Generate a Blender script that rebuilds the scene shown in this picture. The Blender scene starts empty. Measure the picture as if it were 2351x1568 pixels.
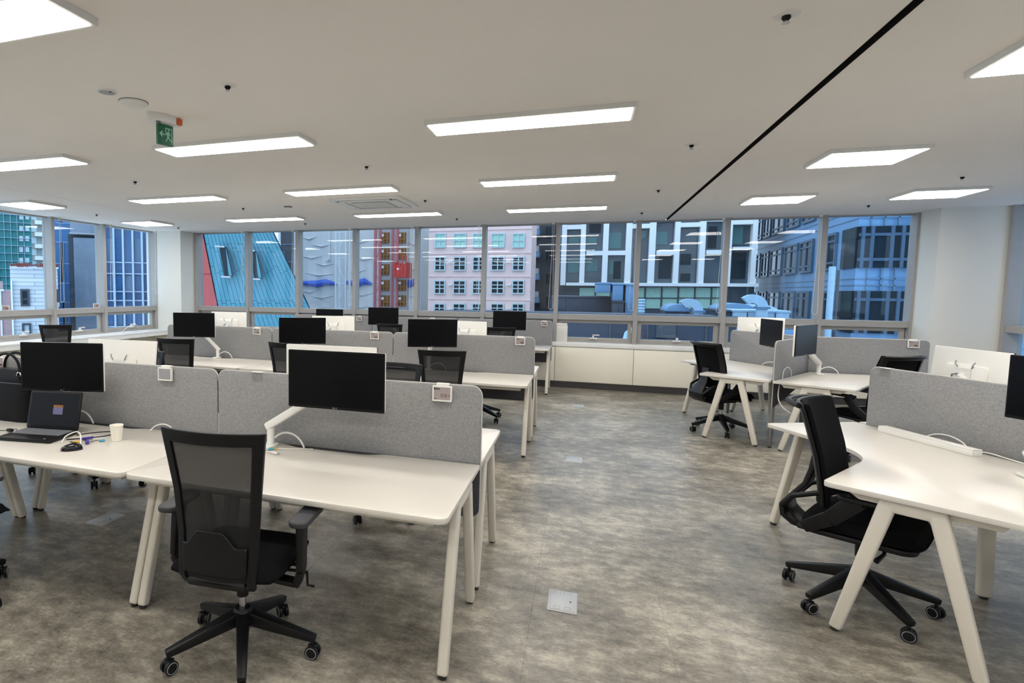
import bpy, bmesh, math, random
from mathutils import Vector, Matrix
random.seed(7)
PI = math.pi
S = bpy.context.scene
COL = S.collection
# ------------------------------------------------------------------ camera
W_PX, H_PX = 2351.0, 1568.0
YAW, PITCH, ROLL = -0.34675, 0.07993, 0.009806
F_PX, CX, CY, CAM_H = 1352.97, 848.5, 773.64, 1.62
fwd = Vector((math.sin(YAW), math.cos(YAW), 0)); rgt = Vector((math.cos(YAW), -math.sin(YAW), 0)); upv = Vector((0, 0, 1))
f2 = fwd*math.cos(PITCH) - upv*math.sin(PITCH); u2 = upv*math.cos(PITCH) + fwd*math.sin(PITCH)
r3 = rgt*math.cos(ROLL) + u2*math.sin(ROLL); u3 = u2*math.cos(ROLL) - rgt*math.sin(ROLL)
cam = bpy.data.objects.new('camera', bpy.data.cameras.new('camera')); COL.objects.link(cam)
cam.matrix_world = Matrix(((r3.x, u3.x, -f2.x, 0), (r3.y, u3.y, -f2.y, 0), (r3.z, u3.z, -f2.z, CAM_H), (0, 0, 0, 1)))
cam.data.sensor_width = 36.0; cam.data.lens = 36.0*F_PX/W_PX
cam.data.shift_x = (W_PX/2 - CX)/W_PX; cam.data.shift_y = (CY - H_PX/2)/W_PX
cam.data.clip_start = 0.05; cam.data.clip_end = 400
S.camera = cam
# ------------------------------------------------------------------ world and exposure
world = bpy.data.worlds.new('overcast_sky'); S.world = world; world.use_nodes = True
bg = world.node_tree.nodes['Background']; bg.inputs[0].default_value = (0.66, 0.81, 1.0, 1); bg.inputs[1].default_value = 2.4
S.view_settings.view_transform = 'Standard'; S.view_settings.look = 'None'
S.view_settings.exposure = 0.0; S.view_settings.gamma = 1.0; S.view_settings.use_curve_mapping = False
LAMP = 17.5
def at(px, py, Y):                      # a point of the place on the plane y = Y
    d = r3*((px-CX)/F_PX) - u3*((py-CY)/F_PX) + f2
    return Vector((0, 0, CAM_H)) + d*(Y/d.y)
def atz(px, py, z):
    d = r3*((px-CX)/F_PX) - u3*((py-CY)/F_PX) + f2
    return Vector((0, 0, CAM_H)) + d*((z-CAM_H)/d.z)
def pix(P):
    q = Vector(P) - Vector((0, 0, CAM_H)); z = q.dot(f2)
    if z <= 0.01: return (-1e5, -1e5)
    return (CX + F_PX*q.dot(r3)/z, CY - F_PX*q.dot(u3)/z)
# ------------------------------------------------------------------ materials
def lin(c):
    return tuple(((x/255)/12.92 if x/255 <= .04045 else ((x/255+.055)/1.055)**2.4) for x in c)
MATS = {}
def mat(name, col, rough=.5, metal=0., var=.06, scale=8., bump=0., bscale=200., spec=.5, stretch=None):
    m = bpy.data.materials.new(name); m.use_nodes = True; nt = m.node_tree; N = nt.nodes; Lk = nt.links
    b = N['Principled BSDF']; c = lin(col)
    b.inputs['Roughness'].default_value = rough; b.inputs['Metallic'].default_value = metal
    b.inputs['Specular IOR Level'].default_value = spec
    tc = N.new('ShaderNodeTexCoord'); no = N.new('ShaderNodeTexNoise'); no.inputs['Scale'].default_value = scale
    no.inputs['Detail'].default_value = 4
    src = tc.outputs['Object']
    if stretch:
        mp = N.new('ShaderNodeMapping'); mp.inputs['Scale'].default_value = stretch; Lk.new(src, mp.inputs[0]); src = mp.outputs[0]
    Lk.new(src, no.inputs['Vector'])
    rp = N.new('ShaderNodeValToRGB'); e = rp.color_ramp.elements
    e[0].position, e[1].position = .3, .7
    e[0].color = (*[x*(1-var) for x in c], 1); e[1].color = (*[min(1, x*(1+var)) for x in c], 1)
    Lk.new(no.outputs['Fac'], rp.inputs[0]); Lk.new(rp.outputs[0], b.inputs['Base Color'])
    if bump:
        n2 = N.new('ShaderNodeTexNoise'); n2.inputs['Scale'].default_value = bscale; Lk.new(tc.outputs['Object'], n2.inputs['Vector'])
        bp = N.new('ShaderNodeBump'); bp.inputs['Strength'].default_value = bump; bp.inputs['Distance'].default_value = .01
        Lk.new(n2.outputs['Fac'], bp.inputs['Height']); Lk.new(bp.outputs[0], b.inputs['Normal'])
    MATS[name] = m; return m
def emis(name, col, strength):
    m = bpy.data.materials.new(name); m.use_nodes = True; N = m.node_tree.nodes; b = N['Principled BSDF']
    b.inputs['Base Color'].default_value = (*[min(1, x) if strength > 1 else x*.25 for x in col], 1); b.inputs['Specular IOR Level'].default_value = .2; b.inputs['Emission Color'].default_value = (*col, 1)
    b.inputs['Emission Strength'].default_value = strength; MATS[name] = m; return m
mat('laminate', (217, 211, 201), .32, var=.015, scale=3)
mat('cream_metal', (216, 209, 195), .42, var=.02)
mat('dark_foot', (40, 38, 36), .6)
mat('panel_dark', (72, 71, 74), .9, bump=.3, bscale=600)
mat('panel_edge', (196, 194, 190), .7)
mat('white_plastic', (232, 230, 224), .38, var=.02)
mat('white_matt', (236, 233, 226), .5, var=.02)
mat('black_plastic', (17, 17, 19), .42, spec=.3)
mat('black_fabric', (14, 14, 16), .95, spec=.15, bump=.4, bscale=900)
mat('black_gloss', (14, 14, 16), .18)
mat('grey_plastic', (110, 110, 112), .45)
mat('rim_grey', (150, 152, 155), .4)
mat('arm_pad', (52, 52, 56), .5)
mat('chrome', (190, 190, 195), .18, metal=1.)
mat('screen', (15, 15, 18), .3, spec=.12)
mat('bezel', (9, 9, 10), .4, spec=.3)
mat('monitor_white', (243, 239, 230), .35, var=.01)
mat('window_frame', (166, 163, 160), .5, var=.03)
mat('sash_frame', (172, 168, 162), .45, var=.03)
mat('ceiling_paint', (244, 239, 233), .95, var=.012, scale=1.5)
mat('wall_paint', (228, 225, 216), .9, var=.012, scale=2)
mat('cabinet_cream', (248, 242, 226), .45, var=.015, scale=2)
mat('sill_white', (240, 240, 238), .4, var=.02)
mat('kick_dark', (58, 55, 56), .6)
mat('gap_black', (8, 8, 8), .9)
mat('metal_plate', (176, 178, 180), .4, metal=.15, var=.03)
mat('eink', (160, 148, 146), .7, var=.02)
mat('eink_grey', (150, 150, 152), .6, var=.02)
mat('ink', (30, 24, 24), .8)
mat('exit_green', (24, 96, 62), .35, var=.05)
mat('exit_pale', (150, 200, 178), .4)
mat('orange_lens', (214, 98, 50), .3)
mat('fixture_frame', (222, 220, 214), .45, var=.02)
mat('paper_cup', (243, 238, 225), .6, var=.02)
mat('yellow', (222, 178, 40), .5); mat('violet', (70, 56, 150), .5); mat('cyan', (70, 170, 200), .5)
mat('key_grey', (118, 120, 126), .5)
mat('leather', (11, 11, 13), .5, spec=.15, bump=.25, bscale=300)
mat('grille', (168, 170, 174), .55, var=.05)
emis('panel_light', (1.0, .972, .925), LAMP)
emis('popup_blue', (.26, .25, .45), .3); emis('popup_orange', (.5, .22, .06), .3); emis('screen_dim', (.012, .014, .020), .25)
def fabric():
    m = mat('fabric', (158, 157, 157), .95); nt = m.node_tree; N = nt.nodes; Lk = nt.links; b = N['Principled BSDF']
    tc = N.new('ShaderNodeTexCoord'); acc = None
    for sc, st in (((26, 26, 300), 0), ((300, 300, 26), 1)):
        mp = N.new('ShaderNodeMapping'); mp.inputs['Scale'].default_value = sc; Lk.new(tc.outputs['Object'], mp.inputs[0])
        n = N.new('ShaderNodeTexNoise'); n.inputs['Scale'].default_value = 2.2; n.inputs['Detail'].default_value = 3; Lk.new(mp.outputs[0], n.inputs['Vector'])
        if acc is None: acc = n.outputs['Fac']
        else:
            ad = N.new('ShaderNodeMath'); ad.operation = 'ADD'; Lk.new(acc, ad.inputs[0]); Lk.new(n.outputs['Fac'], ad.inputs[1]); acc = ad.outputs[0]
    rp = N.new('ShaderNodeValToRGB'); e = rp.color_ramp.elements
    dv = N.new('ShaderNodeMath'); dv.operation = 'MULTIPLY'; dv.inputs[1].default_value = .5; Lk.new(acc, dv.inputs[0])
    e[0].position, e[1].position = .30, .72; e[0].color = (*lin((112, 111, 112)), 1); e[1].color = (*lin((176, 175, 174)), 1)
    x = rp.color_ramp.elements.new(.5); x.color = (*lin((147, 146, 146)), 1)
    Lk.new(dv.outputs[0], rp.inputs[0]); Lk.new(rp.outputs[0], b.inputs['Base Color'])
    bp = N.new('ShaderNodeBump'); bp.inputs['Strength'].default_value = .25; bp.inputs['Distance'].default_value = .004
    Lk.new(acc, bp.inputs['Height']); Lk.new(bp.outputs[0], b.inputs['Normal'])
fabric()
def floor_mat():
    m = mat('vinyl', (120, 112, 100), .36); nt = m.node_tree; N = nt.nodes; Lk = nt.links; b = N['Principled BSDF']
    ge = N.new('ShaderNodeNewGeometry')
    def noise(scale, st, det=5, rough=.6):
        mp = N.new('ShaderNodeMapping'); mp.inputs['Scale'].default_value = st; Lk.new(ge.outputs['Position'], mp.inputs[0])
        n = N.new('ShaderNodeTexNoise'); n.inputs['Scale'].default_value = scale; n.inputs['Detail'].default_value = det; n.inputs['Roughness'].default_value = rough
        Lk.new(mp.outputs[0], n.inputs['Vector']); return n.outputs['Fac']
    a = noise(1.5, (1.0, 1.2, 1), 4, .55); c = noise(8, (1.0, 1.5, 1), 8, .72); d = noise(55, (1, 1.3, 1), 4, .7)
    def mul(s, k):
        q = N.new('ShaderNodeMath'); q.operation = 'MULTIPLY'; q.inputs[1].default_value = k; Lk.new(s, q.inputs[0]); return q.outputs[0]
    def add(p, q):
        o = N.new('ShaderNodeMath'); o.operation = 'ADD'; Lk.new(p, o.inputs[0]); Lk.new(q, o.inputs[1]); return o.outputs[0]
    s = add(add(mul(a, .36), mul(c, .46)), mul(d, .18))
    rp = N.new('ShaderNodeValToRGB'); e = rp.color_ramp.elements
    e[0].position, e[1].position = .37, .64; e[0].color = (*lin((68, 64, 56)), 1); e[1].color = (*lin((196, 188, 171)), 1)
    x = rp.color_ramp.elements.new(.5); x.color = (*lin((132, 125, 113)), 1)
    Lk.new(s, rp.inputs[0]); Lk.new(rp.outputs[0], b.inputs['Base Color'])
    rr = N.new('ShaderNodeMapRange'); rr.inputs['To Min'].default_value = .30; rr.inputs['To Max'].default_value = .48; Lk.new(c, rr.inputs['Value']); Lk.new(rr.outputs[0], b.inputs['Roughness'])
    bp = N.new('ShaderNodeBump'); bp.inputs['Strength'].default_value = .12; bp.inputs['Distance'].default_value = .004; Lk.new(s, bp.inputs['Height']); Lk.new(bp.outputs[0], b.inputs['Normal'])
floor_mat()
def glass_mat(name, tint, ior=1.5):
    m = bpy.data.materials.new(name); m.use_nodes = True; nt = m.node_tree; N = nt.nodes; Lk = nt.links
    N.remove(N['Principled BSDF']); out = N['Material Output']
    tr = N.new('ShaderNodeBsdfTransparent'); tr.inputs[0].default_value = (*tint, 1)
    gl = N.new('ShaderNodeBsdfGlossy'); gl.inputs['Roughness'].default_value = .005
    fr = N.new('ShaderNodeFresnel'); fr.inputs[0].default_value = ior
    ge = N.new('ShaderNodeNewGeometry'); iv = N.new('ShaderNodeMath'); iv.operation = 'SUBTRACT'; iv.inputs[0].default_value = 1; Lk.new(ge.outputs['Backfacing'], iv.inputs[1])
    mu = N.new('ShaderNodeMath'); mu.operation = 'MULTIPLY'; Lk.new(fr.outputs[0], mu.inputs[0]); Lk.new(iv.outputs[0], mu.inputs[1])   # the outer skin reflects, the inner one only lets light out
    mx = N.new('ShaderNodeMixShader'); Lk.new(mu.outputs[0], mx.inputs[0]); Lk.new(tr.outputs[0], mx.inputs[1]); Lk.new(gl.outputs[0], mx.inputs[2])
    Lk.new(mx.outputs[0], out.inputs[0]); MATS[name] = m
glass_mat('glass', (.86, .93, .97), 1.5)
glass_mat('clear_plastic', (.93, .93, .93), 1.45)
def mesh_mat():
    m = bpy.data.materials.new('chair_mesh'); m.use_nodes = True; nt = m.node_tree; N = nt.nodes; Lk = nt.links; b = N['Principled BSDF']
    b.inputs['Base Color'].default_value = (.010, .010, .011, 1); b.inputs['Roughness'].default_value = .8
    tc = N.new('ShaderNodeTexCoord'); n = N.new('ShaderNodeTexNoise'); n.inputs['Scale'].default_value = 300; Lk.new(tc.outputs['Object'], n.inputs['Vector'])
    mr = N.new('ShaderNodeMapRange'); mr.inputs['To Min'].default_value = .60; mr.inputs['To Max'].default_value = .86; Lk.new(n.outputs['Fac'], mr.inputs['Value']); Lk.new(mr.outputs[0], b.inputs['Alpha'])
    MATS['chair_mesh'] = m
mesh_mat()
# ------------------------------------------------------------------ mesh helpers
KIDS = {}
class MB:
    def __init__(s): s.v = []; s.f = []
    def add(s, vs, fs, M=None):
        o = len(s.v)
        s.v += [tuple(M @ Vector(p)) if M else tuple(p) for p in vs]; s.f += [tuple(o+i for i in q) for q in fs]; return s
    def box(s, x0, x1, y0, y1, z0, z1, M=None):
        return s.add([(x0,y0,z0),(x1,y0,z0),(x1,y1,z0),(x0,y1,z0),(x0,y0,z1),(x1,y0,z1),(x1,y1,z1),(x0,y1,z1)],
                     [(0,3,2,1),(4,5,6,7),(0,1,5,4),(1,2,6,5),(2,3,7,6),(3,0,4,7)], M)
    def prism(s, pts, z0, z1, M=None):
        n = len(pts)
        return s.add([(x, y, z0) for x, y in pts] + [(x, y, z1) for x, y in pts],
                     [tuple(range(n-1, -1, -1)), tuple(range(n, 2*n))] + [(i, (i+1) % n, n+(i+1) % n, n+i) for i in range(n)], M)
    def ring(s, x0, x1, z0, z1, w, y0, y1, M=None):      # rectangular frame in the xz plane
        s.box(x0, x1, y0, y1, z0, z0+w, M); s.box(x0, x1, y0, y1, z1-w, z1, M)
        s.box(x0, x0+w, y0, y1, z0+w, z1-w, M); return s.box(x1-w, x1, y0, y1, z0+w, z1-w, M)
    def tube(s, pts, r, n=8, M=None):
        pts = [Vector(p) for p in pts]; k = len(pts); rs = r if isinstance(r, (list, tuple)) else [r]*k; vs = []; fs = []
        prev = None
        for i, p in enumerate(pts):
            t = (pts[min(i+1, k-1)] - pts[max(i-1, 0)]).normalized()
            if prev is None:
                a = t.cross(Vector((0, 0, 1)));  a = a if a.length > .1 else t.cross(Vector((1, 0, 0)))
            else: a = prev - t*prev.dot(t)
            a.normalize(); prev = a; b = t.cross(a)
            vs += [p + (a*math.cos(2*PI*j/n) + b*math.sin(2*PI*j/n))*rs[i] for j in range(n)]
        for i in range(k-1):
            for j in range(n): fs.append((i*n+j, i*n+(j+1) % n, (i+1)*n+(j+1) % n, (i+1)*n+j))
        fs += [tuple(range(n-1, -1, -1)), tuple(range((k-1)*n, k*n))]
        return s.add(vs, fs, M)
    def lathe(s, prof, n=16, M=None):
        vs = []; fs = []; k = len(prof)
        for r, z in prof: vs += [(r*math.cos(2*PI*j/n), r*math.sin(2*PI*j/n), z) for j in range(n)]
        for i in range(k-1):
            for j in range(n): fs.append((i*n+j, i*n+(j+1) % n, (i+1)*n+(j+1) % n, (i+1)*n+j))
        fs += [tuple(range(n-1, -1, -1)), tuple(range((k-1)*n, k*n))]
        return s.add(vs, fs, M)
    def bar(s, p0, p1, w0, d0, w1=None, d1=None, side=None):   # tapered bar, side = width direction
        p0, p1 = Vector(p0), Vector(p1); w1 = w0 if w1 is None else w1; d1 = d0 if d1 is None else d1
        t = (p1-p0).normalized(); sd = Vector(side) if side else (t.cross(Vector((0, 0, 1))) if abs(t.z) < .98 else Vector((1, 0, 0)))
        sd = (sd - t*sd.dot(t)).normalized(); dp = t.cross(sd)
        vs = []
        for p, w, d in ((p0, w0, d0), (p1, w1, d1)):
            vs += [p - sd*w/2 - dp*d/2, p + sd*w/2 - dp*d/2, p + sd*w/2 + dp*d/2, p - sd*w/2 + dp*d/2]
        return s.add(vs, [(0, 3, 2, 1), (4, 5, 6, 7), (0, 1, 5, 4), (1, 2, 6, 5), (2, 3, 7, 6), (3, 0, 4, 7)])
    def patch(s, fn, us, vs_, th, keep=None):           # thick surface over a (u, v) grid; fn -> point, th along +y (back)
        nu, nv = len(us), len(vs_); F = [[Vector(fn(u, v)) for u in us] for v in vs_]
        idx = {}; V = []; fs = []
        def vid(i, j, sd):
            if (i, j, sd) not in idx:
                idx[(i, j, sd)] = len(V); V.append(F[j][i] + Vector((0, -th*sd, 0)))
            return idx[(i, j, sd)]
        cells = [(i, j) for j in range(nv-1) for i in range(nu-1) if keep is None or keep((us[i]+us[i+1])/2, (vs_[j]+vs_[j+1])/2)]
        cs = set(cells)
        for i, j in cells:
            fs.append((vid(i, j, 0), vid(i, j+1, 0), vid(i+1, j+1, 0), vid(i+1, j, 0)))
            fs.append((vid(i, j, 1), vid(i+1, j, 1), vid(i+1, j+1, 1), vid(i, j+1, 1)))
            for (di, dj, a, b) in ((-1, 0, (i, j), (i, j+1)), (1, 0, (i+1, j+1), (i+1, j)), (0, -1, (i+1, j), (i, j)), (0, 1, (i, j+1), (i+1, j+1))):
                if (i+di, j+dj) not in cs:
                    fs.append((vid(*b, 0), vid(*a, 0), vid(*a, 1), vid(*b, 1)))
        return s.add(V, fs)
    def build(s, name, m, parent=None, bev=0., seg=2, smooth=None):
        me = bpy.data.meshes.new(name); me.from_pydata(s.v, [], s.f)
        bm = bmesh.new(); bm.from_mesh(me); bmesh.ops.recalc_face_normals(bm, faces=bm.faces)
        if bev:
            ed = [e for e in bm.edges if len(e.link_faces) == 2 and e.calc_face_angle(0) > .5]
            bmesh.ops.bevel(bm, geom=ed, offset=bev, segments=seg, profile=.5, affect='EDGES', clamp_overlap=True)
        bm.to_mesh(me); bm.free()
        if smooth is None: smooth = bool(bev)
        if smooth:
            me.polygons.foreach_set('use_smooth', [True]*len(me.polygons)); me.set_sharp_from_angle(angle=math.radians(40))
        return link(name, me, m, parent)
def link(name, me, m, parent=None):
    if m and not me.materials: me.materials.append(MATS[m] if isinstance(m, str) else m)
    o = bpy.data.objects.new(name, me); COL.objects.link(o); o.parent = parent
    if parent: KIDS.setdefault(parent.name, []).append(o)
    return o
def tag(o, label=None, cat=None, group=None, kind=None):
    if label: o['label'] = label
    if cat: o['category'] = cat
    if group: o['group'] = group
    if kind: o['kind'] = kind
    return o
def thing(name, label, cat, loc=(0, 0, 0), rz=0., group=None):
    o = bpy.data.objects.new(name, None); o.empty_display_size = .1; COL.objects.link(o)
    o.location = loc; o.rotation_euler = (0, 0, rz); return tag(o, label, cat, group)
def struct(name, loc=None):
    o = bpy.data.objects.new(name, None); COL.objects.link(o); o['kind'] = 'structure'
    if loc: o.location = loc
    return o
def copy_tree(o, parent=None):
    c = o.copy(); COL.objects.link(c); c.parent = parent
    if parent: KIDS.setdefault(parent.name, []).append(c)
    for ch in list(KIDS.get(o.name, [])): copy_tree(ch, c)
    return c
def place(proto, first, loc, rz, label, group=None):
    o = proto if first else copy_tree(proto)
    o.location = loc; o.rotation_euler = (0, 0, rz); o['label'] = label
    if group: o['group'] = group
    return o
def B(name, m, parent, x0, x1, y0, y1, z0, z1, bev=0., M=None): return MB().box(x0, x1, y0, y1, z0, z1, M).build(name, m, parent, bev)
def text_mesh(s, size):
    cu = bpy.data.curves.new('lettering', 'FONT'); cu.body = s; cu.size = size; cu.align_x = 'CENTER'; cu.align_y = 'CENTER'
    o = bpy.data.objects.new('lettering', cu); COL.objects.link(o); dg = bpy.context.evaluated_depsgraph_get()
    me = bpy.data.meshes.new_from_object(o.evaluated_get(dg)); bpy.data.objects.remove(o); me.materials.clear(); return me
def arc(cx, cy, r, a0, a1, n=6): return [(cx + r*math.cos(a0+(a1-a0)*i/n), cy + r*math.sin(a0+(a1-a0)*i/n)) for i in range(n+1)]
def bez(p0, p1, p2, p3, n=14):
    p0, p1, p2, p3 = map(Vector, (p0, p1, p2, p3))
    return [p0*(1-t)**3 + p1*3*t*(1-t)**2 + p2*3*t*t*(1-t) + p3*t**3 for t in [i/n for i in range(n+1)]]
def rrect(x0, x1, y0, y1, r, n=4):
    return arc(x1-r, y0+r, r, -PI/2, 0, n) + arc(x1-r, y1-r, r, 0, PI/2, n) + arc(x0+r, y1-r, r, PI/2, PI, n) + arc(x0+r, y0+r, r, PI, 1.5*PI, n)
XZ = Matrix(((1, 0, 0, 0), (0, 0, -1, 0), (0, 1, 0, 0), (0, 0, 0, 1)))    # (x, y, z) -> (x, -z, y): a drawing in xy stood up in xz
# ------------------------------------------------------------------ the room shell
XL, XR, YF, YB, ZC = -8.45, 5.24, 10.6, -4.0, 2.77
fl = MB().box(XL-.2, XR+.2, YB-.1, YF+.2, -.25, -.006).build('floor', 'gap_black'); fl['kind'] = 'structure'
TP = .625; tile_me = None; spots = []
for i in range(-14, 10):
    for j in range(-7, 18):
        x0, y0 = -.19 + i*TP, 2.868 + j*TP - TP*8 + TP*4
        x1, y1 = x0+TP, y0+TP
        a, b, c, d = max(x0, XL), min(x1, XR), max(y0, YB), min(y1, 10.5)
        if b-a < .02 or d-c < .02: continue
        q = pix(((a+b)/2, (c+d)/2, 0)); vis = -150 < q[0] < 2500 and 600 < q[1] < 1800
        full = abs(b-a-TP) < 1e-6 and abs(d-c-TP) < 1e-6
        spots.append((0 if vis else 1, math.hypot((a+b)/2, (c+d)/2), a, b, c, d, full))
spots.sort(); rest = MB()
for n, (inv, dist, a, b, c, d, full) in enumerate(spots):
    if n < 300 and not inv:
        if full and tile_me:
            t = link('tile', tile_me, None, fl)
        else:
            w, l = (b-a)/2-.0002, (d-c)/2-.0002
            t = MB().box(-w, w, -l, l, -.006, 0).build('tile', 'vinyl', fl, .0004, 1)
            if full: tile_me = t.data
        t.location = ((a+b)/2, (c+d)/2, 0)
    else: rest.box(a+.0002, b-.0002, c+.0002, d-.0002, -.006, 0)
tag(rest.build('tile', 'vinyl', fl), kind='stuff')
ce = struct('ceiling')
for a, b in ((XL-.2, -6.452), (-6.446, 1.170), (1.210, XR+.2)): B('ceiling_panel', 'ceiling_paint', ce, a, b, YB-.1, YF+.05, ZC, ZC+.06)
for a, b in ((-6.47, -6.43), (1.15, 1.23)): B('slot_backing', 'gap_black', ce, a, b, YB-.1, YF+.05, ZC+.061, ZC+.1)
for a, b in ((1.170, 1.1715), (1.2085, 1.210)): B('slot_edge', 'gap_black', ce, a, b, YB, YF, ZC-.002, ZC+.06)
B('wall_back', 'wall_paint', None, XL-.2, XR+.2, YB-.2, YB, 0, ZC)['kind'] = 'structure'
B('wall_column_left', 'wall_paint', None, XL-.1, -7.70, 10.0, YF+.1, 0, ZC)['kind'] = 'structure'
B('wall_column_right', 'wall_paint', None, 4.385, 5.13, 9.95, YF+.1, 0, ZC)['kind'] = 'structure'
B('wall_parapet_left', 'wall_paint', None, XL-.15, XL+.02, YB, 10.0, 0, .76)['kind'] = 'structure'
B('wall_parapet_right', 'wall_paint', None, XR-.02, XR+.15, YB, YF, 0, .76)['kind'] = 'structure'
B('wall_parapet_far', 'wall_paint', None, -7.7, XR, YF+.005, YF+.15, 0, .76)['kind'] = 'structure'
# windows: one per bay, frame members and panes as parts
ZT0, ZT1 = 1.155, 1.245
wn = 0
def window_bay(a, b, horiz, plane, inward, first, sash=True, hdl=0):
    """a..b along the wall; plane = glass position; inward = +1/-1 direction of the room"""
    global wn; wn += 1
    w = struct('window_%d' % wn)
    def P(name, m, u0, u1, d0, d1, z0, z1, par=w, bev=0.):
        d0, d1 = plane + inward*d0, plane + inward*d1; d0, d1 = min(d0, d1), max(d0, d1)
        return B(name, m, par, *((u0, u1, d0, d1) if horiz else (d0, d1, u0, u1)), z0, z1, bev)
    if first: P('mullion', 'window_frame', a-.033, a+.033, -.04, .16, .775, ZC)
    P('mullion', 'window_frame', b-.033, b+.033, -.04, .16, .775, ZC)
    P('transom', 'window_frame', a+.033, b-.033, -.02, .14, ZT0, ZT1)
    P('head_frame', 'window_frame', a+.033, b-.033, -.02, .08, ZC-.02, ZC)
    P('bottom_frame', 'window_frame', a+.033, b-.033, -.02, .10, .775, .80)
    P('upper_pane', 'glass', a+.033, b-.033, 0, .008, ZT1, ZC-.02)
    if sash:
        s = P('sash', 'sash_frame', a+.045, b-.045, .02, .07, .80, .855)
        P('sash_rail', 'sash_frame', a+.045, b-.045, .02, .07, ZT0-.055, ZT0, s); P('sash_stile', 'sash_frame', a+.045, a+.10, .02, .07, .855, ZT0-.055, s); P('sash_stile', 'sash_frame', b-.10, b-.045, .02, .07, .855, ZT0-.055, s)
        P('sash_pane', 'glass', a+.10, b-.10, .03, .038, .855, ZT0-.055, s)
        if hdl:
            m = (a+b)/2
            hh = P('handle_plate', 'white_plastic', m-.06, m+.06, .07, .10, .835, .856, s)
            if hdl == 1: P('handle', 'white_plastic', m-.02, m+.09, .10, .12, .895, .912, s); P('handle_post', 'white_plastic', m-.02, m+.005, .08, .12, .856, .905, s)
            else: P('handle', 'white_plastic', m-.012, m+.02, .09, .13, .856, .90, s)
    else:
        P('lower_pane', 'glass', a+.033, b-.033, 0, .008, .80, ZT0)
    return w
xs = [-7.66, -6.44, -5.30, -4.10, -2.886, -1.67, -.438, .803, 2.045, 3.285, 4.385]
for i in range(len(xs)-1): window_bay(xs[i], xs[i+1], True, YF, -1, i == 0, True, 0 if i < 6 else (1 if i == 6 else 2))
ys = [10.02 - 1.14*k for k in range(13)]; ys[1], ys[2] = 8.60, 7.48
for k in range(3, 13): ys[k] = 7.48 - 1.12*(k-2)
for i in range(len(ys)-1): window_bay(ys[i+1], ys[i], False, XL, 1, False, i < 5, 1 if i < 4 else 0)
yr = [9.90, 8.66, 7.42, 6.18, 4.94, 3.70, 2.46, 1.22, 0, -1.24, -2.48, -3.72]
for i in range(len(yr)-1): window_bay(yr[i+1], yr[i], False, XR, -1, i == 0, False)
B('trim_1', 'window_frame', None, XL-.1, XL+.03, YB, -3.7, 0, ZC)['kind'] = 'structure'
# sill boards, cabinets and kick
sl = B('trim_2', 'sill_white', None, XL+.02, -7.90, YB, 10.0, .735, .772, .006); sl['kind'] = 'structure'
B('sill_lip', 'sill_white', sl, -7.925, -7.90, YB, 10.0, .675, .735)
for y in (6.9, 7.75, 8.9, 9.6): B('vent_slot', 'gap_black', sl, -8.02, -8.008, y-.22, y+.22, .7715, .7728)
for k in range(12):
    y = 9.9 - 1.12*k
    B('sill_panel', 'wall_paint', sl, -8.31, -8.29, y-1.11, y, .0, .735)
    B('sill_post', 'cabinet_cream', sl, -8.29, -7.95, y-.02, y, .0, .735)
sf = B('trim_3', 'sill_white', None, -7.68, 4.38, 10.41, 10.6, .70, .775, .006); sf['kind'] = 'structure'
cabs = [(-7.68, -6.44), (-6.44, -5.2), (-5.2, -3.96), (-3.96, -2.72), (-2.72, -1.48), (-1.48, -.24), (-.42, .803), (.803, 2.045), (2.045, 3.285), (3.285, 4.38)]
cl = ['half hidden under the left end of the window desks', 'second from the left under the window desks', 'behind the third desk of the window row', 'in the middle of the window row', 'behind the seat of the window row', 'right of the window row']
cabs[5] = (-1.48, -.42)
CABL = ['cream low cabinet in the far corner beside the left column', 'cream low cabinet under window behind the leftmost window desk', 'cream low cabinet under window behind the middle of the leftmost window desk',
        'cream low cabinet under window behind the middle window desk', 'cream low cabinet under window behind left part of the right window desk', 'cream low cabinet under window behind legs at the aisle end of the window desks',
        'cream low cabinet under window at the head of the aisle', 'cream low cabinet under window behind the pod chair with grey armrest', 'cream low cabinet under window behind the far Y-shaped desk pod', 'cream low cabinet under window beside the right column']
for k, (a, b) in enumerate(cabs):
    c = thing('low_cabinet', CABL[k], 'cabinet', ((a+b)/2, 10.5, 0), 0, 'low cabinets under the far window'); w = (b-a)/2-.003
    B('body', 'cabinet_cream', c, -w, w, -.06, .06, .105, .695); B('front_panel', 'cabinet_cream', c, -w, w, -.08, -.06, .115, .685, .002)
    B('kick_plate', 'kick_dark', c, -w-.003, w+.003, -.06, .06, 0, .105)
# ------------------------------------------------------------------ ceiling fixtures
def make_light(name, w, d):
    r = thing(name, '', 'ceiling light')
    MB().box(-w/2, w/2, -d/2, d/2, .028, .0305).build('back_plate', 'fixture_frame', r)
    f = MB(); t = .02
    f.box(-w/2, w/2, -d/2, -d/2+t, 0, .028); f.box(-w/2, w/2, d/2-t, d/2, 0, .028); f.box(-w/2, -w/2+t, -d/2+t, d/2-t, 0, .028); f.box(w/2-t, w/2, -d/2+t, d/2-t, 0, .028)
    f.build('frame', 'fixture_frame', r)
    MB().box(-w/2+t, w/2-t, -d/2+t, d/2-t, -.004, .006).build('diffuser', 'panel_light', r, .003, 1)
    return r
lp = make_light('linear_ceiling_light', 1.325, .315); first = True
XN = {-.40: 'right column of long lights', -2.67: 'middle column of long lights', -4.94: 'left column of long lights'}
YN = {8.57: 'farthest from camera', 6.36: 'second row from the far window', 4.14: 'third row from the far window', 1.92: 'partly cut by the top of the photo', -.30: 'behind the camera', -2.5: 'behind the camera near the back wall'}
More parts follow.
